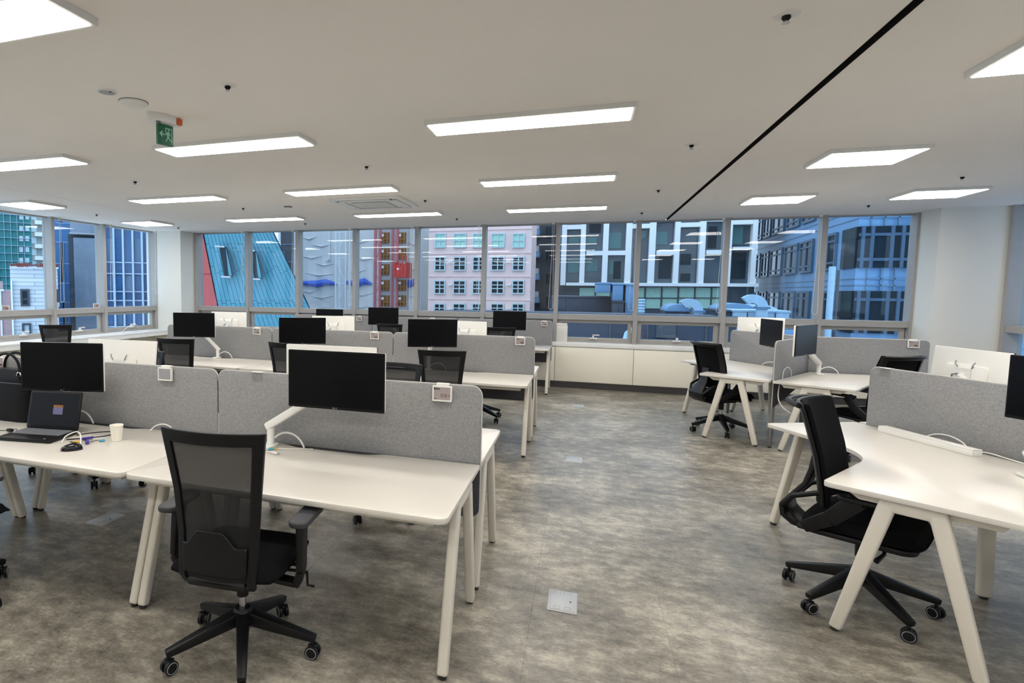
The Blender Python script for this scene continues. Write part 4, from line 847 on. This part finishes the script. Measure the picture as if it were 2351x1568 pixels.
# dark block with balconies
r, o = bld('dark_apartment_block', 'dark grey apartment block between the pink and the white framed buildings', 1212, 1300, 380, 47, 8, 'tower_dark')
for q in (520, 573, 627, 680, 735): win(r, o, 1252, q, 1268, q+26, 47, 'tower_dark', 'win_dark'); win(r, o, 1274, q+2, 1284, q+24, 47, 'tower_dark', 'win_dark')
for k, q in enumerate((513, 564, 616, 669, 722)):
    b_ = piece(r, o, 'balcony', 'duct_mid', 1223-k*.6, q+14, 1238-k*.6, q+26, 45.4, 0, 1.6); piece(r, o, 'condenser_unit', 'slab_grey', 1226-k*.6, q, 1237-k*.6, q+13, 45.5, 0, .8)
# dark slot building and the construction site
r, o = bld('narrow_dark_tower', 'narrow dark tower edge behind the wrapped construction site', 952, 992, 380, 46, 8, 'tower_dark')
for q in (520, 560, 600, 640, 680): piece(r, o, 'floor_band', 'panel_blue_dark', 952, q, 992, q+3, 46, -.08, 0)
r, o = bld('wrapped_construction_site', 'building under construction wrapped in pale grey tarpaulin', 676, 968, 400, 34, 10, 'tarp_grey', wall='tarpaulin')
for k, (q, pa, pb) in enumerate(((546, 694, 728), (562, 715, 762), (588, 692, 740), (604, 722, 768), (626, 700, 766), (668, 690, 735), (680, 712, 768), (704, 696, 752), (552, 800, 846), (590, 812, 858), (622, 798, 840), (674, 806, 858), (702, 800, 850), (556, 938, 962), (612, 936, 966), (678, 936, 960))):
    A_, B_ = at(pa, q, 34), at(pb, q + (k % 5 - 2)*1.5, 34); m = MB(); m.tube([(A_.x-o.x, -.01, A_.z-o.z), ((A_.x+B_.x)/2-o.x, -.05, (A_.z+B_.z)/2-o.z-.12), (B_.x-o.x, -.01, B_.z-o.z)], [.01, .06, .01], 6); m.build('tarpaulin_fold', 'tarp_grey', r, smooth=True)
for pts in ([(692, 649), (730, 652), (750, 648), (775, 652)], [(796, 648), (820, 652), (838, 646), (855, 652)], [(930, 645), (942, 652), (952, 648), (964, 650)]):
    P_ = [at(a_, b_, 34) for a_, b_ in pts]; MB().tube([(q.x-o.x, -.12, q.z-o.z) for q in P_], [.10, .22, .20, .06], 8).build('blue_tarpaulin', 'tarp_blue', r, smooth=True)
piece(r, o, 'downpipe', 'steel_pale', 758, 400, 760, 598, 34, -.2, -.05); piece(r, o, 'downpipe_shoe', 'steel_pale', 750, 596, 760, 598, 34, -.2, -.05)
for pa, pb in ((874, 898), (913, 936)):
    piece(r, o, 'opening_bay', 'slab_grey', pa-3, 400, pb+3, 790, 34, -.3, 0)
    for q in (535, 571, 607, 643, 678, 714):
        op = piece(r, o, 'floor_opening', 'ply_brown', pa, q, pb, q+25, 34, -.36, -.31); 
        for f in (.15, .5, .85): piece(op, o, 'scaffold_pole', 'scaffold_ochre', pa+(pb-pa)*f-.5, q, pa+(pb-pa)*f+.5, q+25, 34, -.46, -.38)
        piece(op, o, 'scaffold_rail', 'scaffold_ochre', pa, q+15, pb, q+16, 34, -.48, -.40); piece(op, o, 'floor_board', 'lattice_white', pa+8, q+4, pa+13.5, q+10, 34, -.56, -.50)
def lattice(name, label, p0, p1, Y, m, dz=1.5, cat='mast'):
    x0, x1, z0, z1 = rect(p0, 420, p1, 700, Y); w = x1-x0; r = thing(name, label, cat, ((x0+x1)/2, Y, ZG)); h = z1-ZG
    for sx in (-1, 1):
        for sy in (0, 1): B('chord', m, r, sx*w/2-.035, sx*w/2+.035, sy*w-.035, sy*w+.035, 0, h)
    n = int(h/dz)
    for k in range(n):
        a, b = (-1, 1) if k % 2 else (1, -1)
        MB().bar((a*w/2, 0, k*dz), (b*w/2, 0, (k+1)*dz), .035, .035).build('brace', m, r); MB().bar((-w/2, 0, k*dz), (w/2, 0, k*dz), .035, .035).build('brace', m, r)
    return r
lattice('lattice_mast', 'white lattice mast standing before the grey tarpaulin', 771, 794, 32.6, 'steel_pale')
lattice('hoist_mast', 'pinkish red hoist mast left of the brown openings', 860, 871, 32.8, 'mast_red', 1.0); lattice('hoist_mast', 'pinkish red hoist mast between the two columns of openings', 900, 911, 32.8, 'mast_red', 1.0)
x0, x1, z0, z1 = rect(905, 602, 932, 637, 32.2); hc = thing('hoist_cage', 'bright red hoist cage on the construction site', 'hoist cage', ((x0+x1)/2, 32.2, z0)); w = x1-x0; h = z1-z0
B('cage_floor', 'hoist_red', hc, -w/2, w/2, 0, 1.2, 0, .12); B('front_panel', 'hoist_red', hc, -w/2, w/2, 0, .06, .12, h*.85); B('side_panel', 'hoist_red', hc, -w/2, -w/2+.06, .06, 1.2, .12, h); B('side_panel', 'hoist_red', hc, w/2-.06, w/2, .06, 1.2, .12, h)
B('mast_bracket', 'mast_red', hc, -w/2-.12, -w/2, .5, .8, h*.2, h*.3); B('mast_bracket', 'mast_red', hc, -w/2-.12, -w/2, .5, .8, h*.7, h*.8); B('sign_plate', 'lattice_white', hc, -w*.25, w*.02, -.04, -.005, h*.5, h*.62)
for f in (-.5, -.1, .15, .45): B('cage_bar', 'hoist_red', hc, w*f, w*f+.07, -.05, 0, h*.1, h*1.45 if f > 0 else h)
r, o = bld('slate_tower', 'dark slate tower behind the slanted teal building', 640, 692, 380, 44, 8, 'tower_dark')
piece(r, o, 'corner_strip', 'steel_pale', 640, 380, 645, 580, 44, -.1, 0); piece(r, o, 'downpipe', 'slab_grey', 677, 380, 679, 700, 44, -.2, 0)
for q in (560, 600, 640): piece(r, o, 'floor_band', 'panel_blue_dark', 645, q, 692, q+2, 44, -.06, 0)
# slanted teal building
Yt = 19.0; o = at(580, 700, Yt); o.z = ZG; tb = thing('slanted_teal_building', 'slanted teal standing-seam building with a red edge', 'building', o)
def quad(name, m, pts, t0, t1, par=tb, oo=None, Y=Yt):
    oo = oo or o; P = [at(a, b, Y) for a, b in pts]; mb = MB(); n = len(P)
    F0 = [(q.x-oo.x, Y+t0-oo.y, q.z-oo.z) for q in P]; F1 = [(q.x*(1+1.15*(t1-t0)/Y)-oo.x, Y+t1-oo.y, q.z-oo.z) for q in P]   # flanks run back along the lane
    mb.add(F0+F1, [tuple(range(n)), tuple(range(2*n-1, n-1, -1))] + [(i, n+i, n+(i+1) % n, (i+1) % n) for i in range(n)]); return mb.build(name, m, par)
Lf = lambda q: 467 + (q-534)*.2; Rt = lambda q: 626 + (q-532)*.479
q0, q1 = 470, 900
quad('core', 'tower_dark', [(Lf(q1)+1, q1), (Rt(q1)-1, q1), (Rt(q0)-1, q0), (Lf(q0)+1, q0)], .12, 5)
nP = 20
for k in range(nP):
    f0, f1 = k/nP, (k+1)/nP
    cuts = [q0, 560 + (k % 3)*9, 612 + (k*7 % 4)*5, 690 + (k % 2)*6, q1]
    for c0, c1 in zip(cuts, cuts[1:]):
        X_ = lambda f, q: Lf(q) + f*(Rt(q)-Lf(q)); g = .4
        quad('cladding_panel', 'copper_teal', [(X_(f0, c1)+g, c1-g), (X_(f1, c1)-g, c1-g), (X_(f1, c0)-g, c0+g), (X_(f0, c0)+g, c0+g)], .0, .13)
for c0, c1 in ((470, 546), (547, 629), (630, 704), (705, 900)):
    rl = lambda q: 458 + max(0, (q-560))*.115
    quad('red_edge_panel', 'brick_red', [(rl(c1), c1), (Lf(c1)-.4, c1), (Lf(c0)-.4, c0), (rl(c0), c0)], -.05, 3)
quad('ridge_flashing', 'copper_teal', [(Rt(q1)-1, q1), (Rt(q1)+2.2, q1), (Rt(q0)+2.2, q0), (Rt(q0)-1, q0)], -.12, 4)
for a, b in (((514, 568), (529, 635)), ((582, 577), (594, 640))):
    dx = (b[1]-a[1])*.2
    wf = quad('slit_window', 'win_dark', [(a[0]+dx, b[1]), (a[0]+dx+17, b[1]+1), (a[0]+17, a[1]+1), (a[0], a[1])], -.30, -.01)
    quad('window_reveal', 'copper_teal', [(a[0]+dx+9, b[1]-2), (a[0]+dx+16.5, b[1]-1), (a[0]+17, a[1]+4), (a[0]+16, a[1]+4)], -.33, -.30, wf); quad('window_sill', 'slab_grey', [(a[0]+dx-2, b[1]+2.5), (a[0]+dx+19, b[1]+3.5), (a[0]+dx+19, b[1]), (a[0]+dx-2, b[1]-1)], -.5, -.30, wf); quad('window_head', 'slab_grey', [(a[0]-2, a[1]+1), (a[0]+19, a[1]+2), (a[0]+19, a[1]-1), (a[0]-2, a[1]-2)], -.5, -.30, wf)
# white framed facade
Yw = 36.0; r, o = bld('white_framed_building', 'glass office building with bold white frames across its facade', 1286, 1740, 380, Yw, 10, 'curtain_glass', wall='glass_body')
V8 = [(1291.6, 1303), (1334.5, 1346), (1385.5, 1398), (1437.5, 1451), (1490.6, 1505), (1548, 1560), (1605, 1618), (1668, 1678), (1723.7, 1735)]
for pa, pb in V8: piece(r, o, 'white_post', 'lattice_white', pa, 380, pb, 655, Yw, -.5, 0)
for (i, j), qs in (((0, 1), (518, 450)), ((1, 3), (577, 500)), ((3, 4), (516, 450)), ((4, 5), (576, 500)), ((5, 6), (513, 450)), ((6, 7), (575, 500)), ((7, 8), (507, 568))):
    for q in qs: piece(r, o, 'white_rail', 'lattice_white', V8[i][1], q, V8[j][0], q+10 if q != 568 else q+6, Yw, -.47, -.01)
piece(r, o, 'base_rail', 'lattice_white', 1300, 650, 1735, 657, Yw, -.55, -.02)
for k, (pa, pb, qa, qb) in enumerate(((1304, 1330, 596, 626), (1345, 1372, 595, 623), (1306, 1330, 545, 560), (1346, 1370, 545, 562), (1398, 1426, 534, 570), (1504, 1532, 532, 562), (1468, 1482, 530, 548), (1398, 1408, 596, 630), (1678, 1705, 519, 561))): piece(r, o, 'window_blind', 'win_teal', pa, qa, pb, qb, Yw, -.06, 0)
for k, (pa, pb, qa, qb) in enumerate(((1408, 1425, 600, 640), (1562, 1586, 583, 608), (1562, 1584, 628, 646), (1512, 1540, 588, 640), (1625, 1645, 520, 570), (1353, 1380, 510, 535), (1680, 1712, 580, 640))): piece(r, o, 'dark_pane', 'win_dark', pa, qa, pb, qb, Yw, -.05, 0)
for k in range(9): 
    pa = 1330 + k*38; w_ = piece(r, o, 'base_window', 'win_mint', pa, 661, pa+35, 708, Yw, -.04, 0); piece(w_, o, 'mullion', 'tower_dark', pa+34.5, 659, pa+37, 710, Yw, -.14, 0); piece(w_, o, 'rail', 'tower_dark', pa, 683, pa+37, 685, Yw, -.12, 0)
# blue panelled office
K = at(1958, 700, 26.0); Kt = at(1958, 480, 26.0); Q = at(1731, 700, 43.0); E_ = at(2110, 700, 26.6); o = Vector((K.x, K.y, ZG))
ob = thing('blue_panel_office', 'blue panelled office building with dark ribbon windows at the right', 'building', o)
top = at(1958, 380, 26).z - ZG
MB().prism([(0, 0), (E_.x-K.x+6, .6), (E_.x-K.x+6, 20), (Q.x-K.x+2, Q.y-K.y+2), (Q.x-K.x, Q.y-K.y)], 0, top).build('wall', 'panel_blue', ob)
dL = Vector((Q.x-K.x, Q.y-K.y, 0)); LL = dL.length; dL.normalize(); nL = Vector((dL.y, -dL.x, 0)); nL = nL if nL.x < 0 else -nL
ML = Matrix(((dL.x, -nL.x, 0, 0), (dL.y, -nL.y, 0, 0), (0, 0, 1, 0), (0, 0, 0, 1)))     # x along the receding wall, -y out of it
z26 = lambda q: at(1990, q, 26).z - ZG
rows = [(z26(372), z26(467)), (z26(520), z26(615)), (z26(668), z26(765))]
def along(px):                                     # distance along the receding wall that px looks at
    d = r3*((px-CX)/F_PX) - u3*((620-CY)/F_PX) + f2; k = (K.x*d.y - K.y*d.x)/(dL.y*d.x - dL.x*d.y); return k
for zt, zb in rows:
    for pa, pb in ((1732, 1747), (1751, 1766.5), (1771, 1797), (1803, 1832), (1838, 1867), (1884, 1920)):
        a, b = along(pb), along(pa); m = MB(); m.ring(a, b, zb, zt, .10, -.10, -.01, ML)
        for c in (.33,): m.box(a+.1, b-.1, -.09, -.01, zb+(zt-zb)*.2-.04, zb+(zt-zb)*.2+.04, ML); m.box(a+.1, b-.1, -.09, -.01, zb+(zt-zb)*.78-.04, zb+(zt-zb)*.78+.04, ML)
        m.box((a+b)/2-.04, (a+b)/2+.04, -.09, -.01, zb+.1, zt-.1, ML)
        w_ = m.build('window', 'mullion_slate', ob); MB().box(a+.1, b-.1, -.05, -.01, zb+.1, zt-.1, ML).build('pane', 'win_dark', w_)
    a = along(1932); wn_ = MB().box(.0, a, -.06, -.01, zb, zt, ML).build('corner_window', 'win_dark', ob)
    xe = at(2076, 600, 26.3).x - K.x
    we = B('ribbon_window', 'win_dark', ob, .0, xe, -.08, .2, zb, zt)
    for f in (.04, .22, .60, .80): B('ribbon_mullion', 'mullion_slate', we, xe*f, xe*f+.10, -.16, -.08, zb, zt)
    for f in (.2, .8): B('ribbon_rail', 'mullion_slate', we, 0, xe, -.14, -.08, zb+(zt-zb)*f-.05, zb+(zt-zb)*f+.05)
    B('pilaster', 'panel_blue', ob, xe+.1, xe+1.2, -.16, .1, zb-.2, zt+.2)
for q in (480, 500, 640, 655, 790):
    z = z26(q); B('panel_joint', 'panel_blue_dark', ob, 0, 9, -.02, .05, z-.02, z+.02); MB().box(0, LL, -.02, .05, z-.02, z+.02, ML).build('panel_joint', 'panel_blue_dark', ob)
for px in (1990, 2022, 2054):
    x = at(px, 640, 26).x - K.x
    for qa, qb in ((480, 519), (617, 667)): B('panel_joint', 'panel_blue_dark', ob, x-.02, x+.02, -.02, .05, z26(qb), z26(qa))
p = at(1905, 700, 24.5); dp = thing('roof_downpipe', 'pale blue vertical pipe before the blue panelled office', 'pipe', (p.x, 24.5, ZG)); MB().tube([(0, 0, 0), (0, 0, at(1905, 612, 24.5).z-ZG)], .10, 10).build('pipe', 'duct_pale', dp, smooth=True); MB().tube([(.18, 0, 0), (.18, 0, at(1905, 620, 24.5).z-ZG)], .05, 8).build('conduit', 'tower_dark', dp, smooth=True)
# roof next door with its plant
zr = at(1500, 729, 15).z; xa, xb = at(1000, 750, 15).x, at(1690, 750, 15).x
r_ = thing('plant_screen_wall', 'dark navy plant wall seen through the lower panes', 'building', (0, 15, ZG)); B('body', 'navy_roof', r_, xa, xb, 0, 3, 0, zr-ZG)
for x in (-1.2, .6, 1.4, 2.6, 3.3): B('wall_seam', 'tower_dark', r_, x, x+.04, -.03, 0, 2, zr-ZG-.05)
B('parapet_cap', 'navy_roof', r_, xa-.05, xb+.05, -.05, .25, zr-ZG, zr-ZG+.06); B('wall_panel', 'panel_blue_dark', r_, 1.5, 2.3, -.06, 0, zr-ZG-1.0, zr-ZG-.5); B('wall_vent', 'tower_dark', r_, 1.6, 2.0, -.06, 0, zr-ZG-.45, zr-ZG-.1)
zR = at(1500, 748, 21).z; rx0, rx1 = at(1225, 748, 19).x, at(1820, 748, 21).x
rf = thing('neighbour_roof', 'dark flat roof carrying ducts and plant beyond the navy wall', 'building', ((rx0+rx1)/2, 19, ZG)); B('body', 'navy_roof', rf, (rx0-rx1)/2, (rx1-rx0)/2, 0, 10.5, 0, zR-ZG); B('roof_edge', 'duct_mid', rf, (rx0-rx1)/2-.05, (rx1-rx0)/2+.05, -.06, .2, zR-ZG-.25, zR-ZG+.08)
def duct_box(name, label, p0, q0, p1, q1, Y, d, m, cat='duct', seams=0):
    x0, x1, z0, z1 = rect(p0, q0, p1, q1, Y); z0 = zR if q1 >= 745 else z0; r = thing(name, label, cat, ((x0+x1)/2, Y, z0)); w = (x1-x0)/2; B('casing', m, r, -w, w, 0, d, 0, z1-z0, .02)
    B('flange', m, r, -w-.03, w+.03, -.03, d+.03, (z1-z0)-.06, (z1-z0)-.01)
    for k in range(seams): x = -w + 2*w*(k+1)/(seams+1); B('seam', 'tower_dark', r, x-.015, x+.015, -.02, 0, .02, (z1-z0)-.07)
    return r
duct_box('plant_room', 'dark navy plant room on the neighbouring roof', 1262, 680, 1402, 760, 22, 4, 'navy_roof', 'plant room', 3)
duct_box('plant_room', 'dark brownish plant box right of the navy plant room', 1405, 690, 1431, 760, 21.0, .9, 'tower_dark', 'plant room', 1)
duct_box('air_duct', 'pale blue horizontal air duct above the plant rooms', 1369, 648, 1402, 672, 21.2, 2.4, 'duct_mid'); duct_box('air_duct', 'mid blue air duct piece meeting the falling duct', 1406, 650, 1431, 690, 21.2, 2.4, 'duct_mid'); duct_box('air_duct', 'blue duct falling vertically beside the window mullion', 1435, 651, 1452, 760, 21.2, 2.4, 'duct_mid', seams=0)
duct_box('air_duct', 'long pale blue low duct behind the far pod monitors', 1684, 712, 1812, 745, 21, 1.4, 'duct_pale', seams=3)
duct_box('roof_cabinet', 'dark roof cabinet beside the long low duct', 1655, 712, 1683, 745, 21.2, 2, 'navy_roof', 'roof cabinet')
def elbow(label, px, py, Y, R, w, m, flip=1, name='duct_elbow'):
    p = at(px, py, Y); r = thing(name, label, 'duct', (p.x, Y, p.z-.6)); pts = [(flip*(R*math.cos(a)-R), 0, .6+R*math.sin(a)) for a in [PI*.75*i/9 for i in range(10)]]
    V = []; f = []
    m_ = MB(); outer = [(flip*((R+w/2)*math.cos(a)-R), .6+(R+w/2)*math.sin(a)) for a in [PI*.75*i/9 for i in range(10)]]; inner = [(flip*((R-w/2)*math.cos(a)-R), .6+(R-w/2)*math.sin(a)) for a in [PI*.75*i/9 for i in range(10)]]
    for i in range(9): m_.prism([inner[i], outer[i], outer[i+1], inner[i+1]], -w, 0, XZ)
    m_.build('bend', m, r); B('riser', m, r, -w/2, w/2, 0, w, zR-p.z+.6, .6, .01); MB().ring(-w/2-.05, w/2+.05, .55, .62, .04, -.04, w+.04).build('flange', 'duct_mid', r); return r
elbow('pale blue curved duct elbow on the roof, middle window', 1604, 714, 21, .26, .26, 'duct_pale'); elbow('pale blue curved duct elbow before the blue office', 1752, 706, 20.6, .26, .26, 'duct_pale')
def dome(label, px, py, Y, w, h, m):
    p = at(px, py, Y); r = thing('vent_hood', label, 'vent hood', (p.x, Y, p.z)); MB().prism([(w*math.cos(a), h*math.sin(a)) for a in [PI*i/14 for i in range(15)]], -1.6, 0, XZ).build('hood', m, r, .03); B('skirt', 'navy_roof', r, -w, w, .05, 1.55, zR-p.z, 0)
dome('teal vent hood on the roof, left of the elbow duct', 1556, 716, 21.5, .36, .26, 'duct_mid'); dome('long pale vent hood left of the blue office', 1690, 712, 23.8, .62, .24, 'duct_mid'); dome('pale vent hood behind the long low duct', 1745, 714, 26.2, .6, .24, 'duct_pale')
p = at(1470, 770, 20.5); co = thing('flexible_duct', 'silver ribbed flexible pipe on the neighbouring roof', 'pipe', (p.x, 20.5, p.z)); hgt = at(1470, 686, 20.5).z - p.z
m = MB(); n_ = 26; m.tube([(0, 0, hgt*i/n_) for i in range(n_+1)], [.11 if i % 2 else .085 for i in range(n_+1)], 10); m.build('hose', 'duct_pale', co); MB().tube(bez((0, 0, 0), (0, 0, -.5), (.5, 0, -.5), (.5, 0, .1)), .1, 10).build('bend', 'duct_pale', co, smooth=True)
p = at(1436, 780, 14.6); co = thing('roof_pipe', 'silver bent pipe at the lower pane before the navy wall', 'pipe', (p.x, 14.7, p.z)); MB().tube([(0, 0, -.6), (0, 0, .0), (.03, 0, .14), (.12, 0, .22), (.25, 0, .24)], .06, 10).build('pipe', 'duct_pale', co, smooth=True); MB().tube([(0, 0, -.12), (0, 0, -.06)], .075, 10).build('clamp', 'slab_grey', co)
# left windows
Yc = Fac(330, 30.); r, o = bld('blue_curtain_wall', 'blue glass curtain wall block with pale mullions beyond the left column', 240, 500, 380, Yc, 9, 'win_blue', wall='glass_wall')
for px in (241, 262, 283, 305, 326, 348, 370, 392, 414, 436, 458, 480): piece(r, o, 'mullion', 'mullion_pale', px-2.2, 380, px+2.2, 790, Yc, -.35, 0)
for q in (470, 525, 605, 630, 670, 690, 748, 790): piece(r, o, 'transom', 'mullion_pale', 240, q-1.2, 500, q+1.2, Yc, -.2, 0)
for i, px in enumerate(range(241, 480, 22)):
    for q, h_ in ((548, 54), (633, 35), (700, 46)): piece(r, o, 'spandrel', ('cladding_blue', 'win_blue', 'panel_blue_dark')[(i+q) % 3], px+3, q, px+18, q+h_, Yc, -.05, 0)
Yb = Fac(170, 40.); r, o = bld('blue_clad_tower', 'blue clad tower with a bare concrete stair core', 124, 222, 380, Yb, 8, 'cladding_blue')
piece(r, o, 'core_recess', 'tower_dark', 160, 540, 222, 800, Yb, -.05, 0); piece(r, o, 'concrete_core', 'concrete_blue', 172, 548, 222, 800, Yb, -.6, -.06); piece(r, o, 'concrete_lintel', 'concrete_blue', 159, 400, 222, 539, Yb, -.7, -.01); piece(r, o, 'lintel_edge', 'slab_grey', 159, 537, 222, 540, Yb, -.75, -.01)
for q in (512, 556, 605, 650, 694, 740): piece(r, o, 'cladding_joint', 'mullion_pale', 128, q-.5, 160, q+.5, Yb, -.04, 0)
for pa, qa, qb in ((140, 556, 647), (145, 694, 780), (136, 505, 510)): piece(r, o, 'slit_window', 'gap_black', pa, qa, pa+6, qb, Yb, -.06, 0)
piece(r, o, 'conduit', 'mullion_pale', 148, 556, 149, 800, Yb, -.12, 0)
Yh = Fac(80, 36.); r, o = bld('white_brick_house', 'white painted brick house with red tiled parapet', 24, 133, 612, Yh, 3.0, 'brick_white')
x0, x1, z0, z1 = rect(23, 605, 134, 613, Yh)
n = 22
for k in range(n): a = x0 + (x1-x0)*k/n - o.x; B('roof_tile', 'roof_tile', r, a+.01, a+(x1-x0)/n-.01, -.25, .6, z0-o.z + random.uniform(-.03, .05), z1-o.z + random.uniform(-.04, .05), .03)
piece(r, o, 'coping', 'lattice_white', 23, 612, 134, 616, Yh, -.15, .2)
win(r, o, 47, 664, 68, 703, Yh, 'tower_dark', 'win_dark', (), (.42,), .10); win(r, o, 51, 742, 72, 790, Yh, 'tower_dark', 'frame_pale', (), (), .10); win(r, o, 118, 664, 134, 700, Yh, 'tower_dark', 'render_pink', (.4,), (), .10); win(r, o, 121, 745, 134, 790, Yh, 'tower_dark', 'frame_pale', (), (), .10)
piece(r, o, 'downpipe', 'lattice_white', 27, 645, 31, 800, Yh, -.2, -.02); piece(r, o, 'condenser_unit', 'slab_grey', 123, 694, 136, 704, Yh, -.5, -.01)
Yp = Fac(0, 44.); r, o = bld('pink_low_house', 'pinkish rendered house at the left edge below the teal tower', -90, 30, 666, Yp, 8, 'render_pink')
piece(r, o, 'pale_strip', 'lattice_white', 1, 666, 5, 800, Yp, -.08, 0); piece(r, o, 'coping', 'lattice_white', -90, 664, 9, 668, Yp, -.15, .2); piece(r, o, 'upper_storey', 'render_pink', -90, 645, 7, 668, Yp, 0, 6)
for q in (700, 745): win(r, o, -40, q, -15, q+28, Yp)
Yn = Fac(0, 64.); r, o = bld('netted_tower', 'teal netted tower at the left edge', -120, 72, 380, Yn, 10, 'net_teal', wall='net_wall')
for px in range(-110, 70, 15): piece(r, o, 'scaffold_pole', 'mullion_pale', px-.4, 380, px+.4, 700, Yn, -.2, 0)
for q in range(400, 690, 18): piece(r, o, 'scaffold_rail', 'mullion_pale', -120, q-.4, 72, q+.4, Yn, -.22, 0)
for q in (492, 519, 542, 567, 592):
    for px in (44, 58): win(r, o, px, q, px+9, q+12, Yn, 'frame_pale', 'win_dark', (.5,), (), .18)
Ya = Fac(110, 84.); r, o = bld('banded_apartment_tower', 'grey and white banded apartment tower behind the white brick house', 70, 150, 380, Ya, 10, 'render_grey')
for q in range(400, 620, 27):
    piece(r, o, 'white_band', 'lattice_white', 80, q, 150, q+9, Ya, -.4, 0)
    for px in (72, 96, 116, 132): win(r, o, px, q+11, px+12, q+24, Ya, 'frame_pale', 'win_teal', (.5,), (), .25)
# beyond the right wall
rb = thing('pale_blue_block', 'unseen pale blue block screening sky light outside the right hand windows', 'building', (14, 4, ZG)); B('wall', 'panel_blue', rb, 0, 8, -14, 8, 0, 34)  # out of view; its distance is set to hold back sky light from the right
for z in (14, 18, 22): B('ribbon_window', 'win_dark', rb, -.08, 0, -13, 7.5, z, z+2)
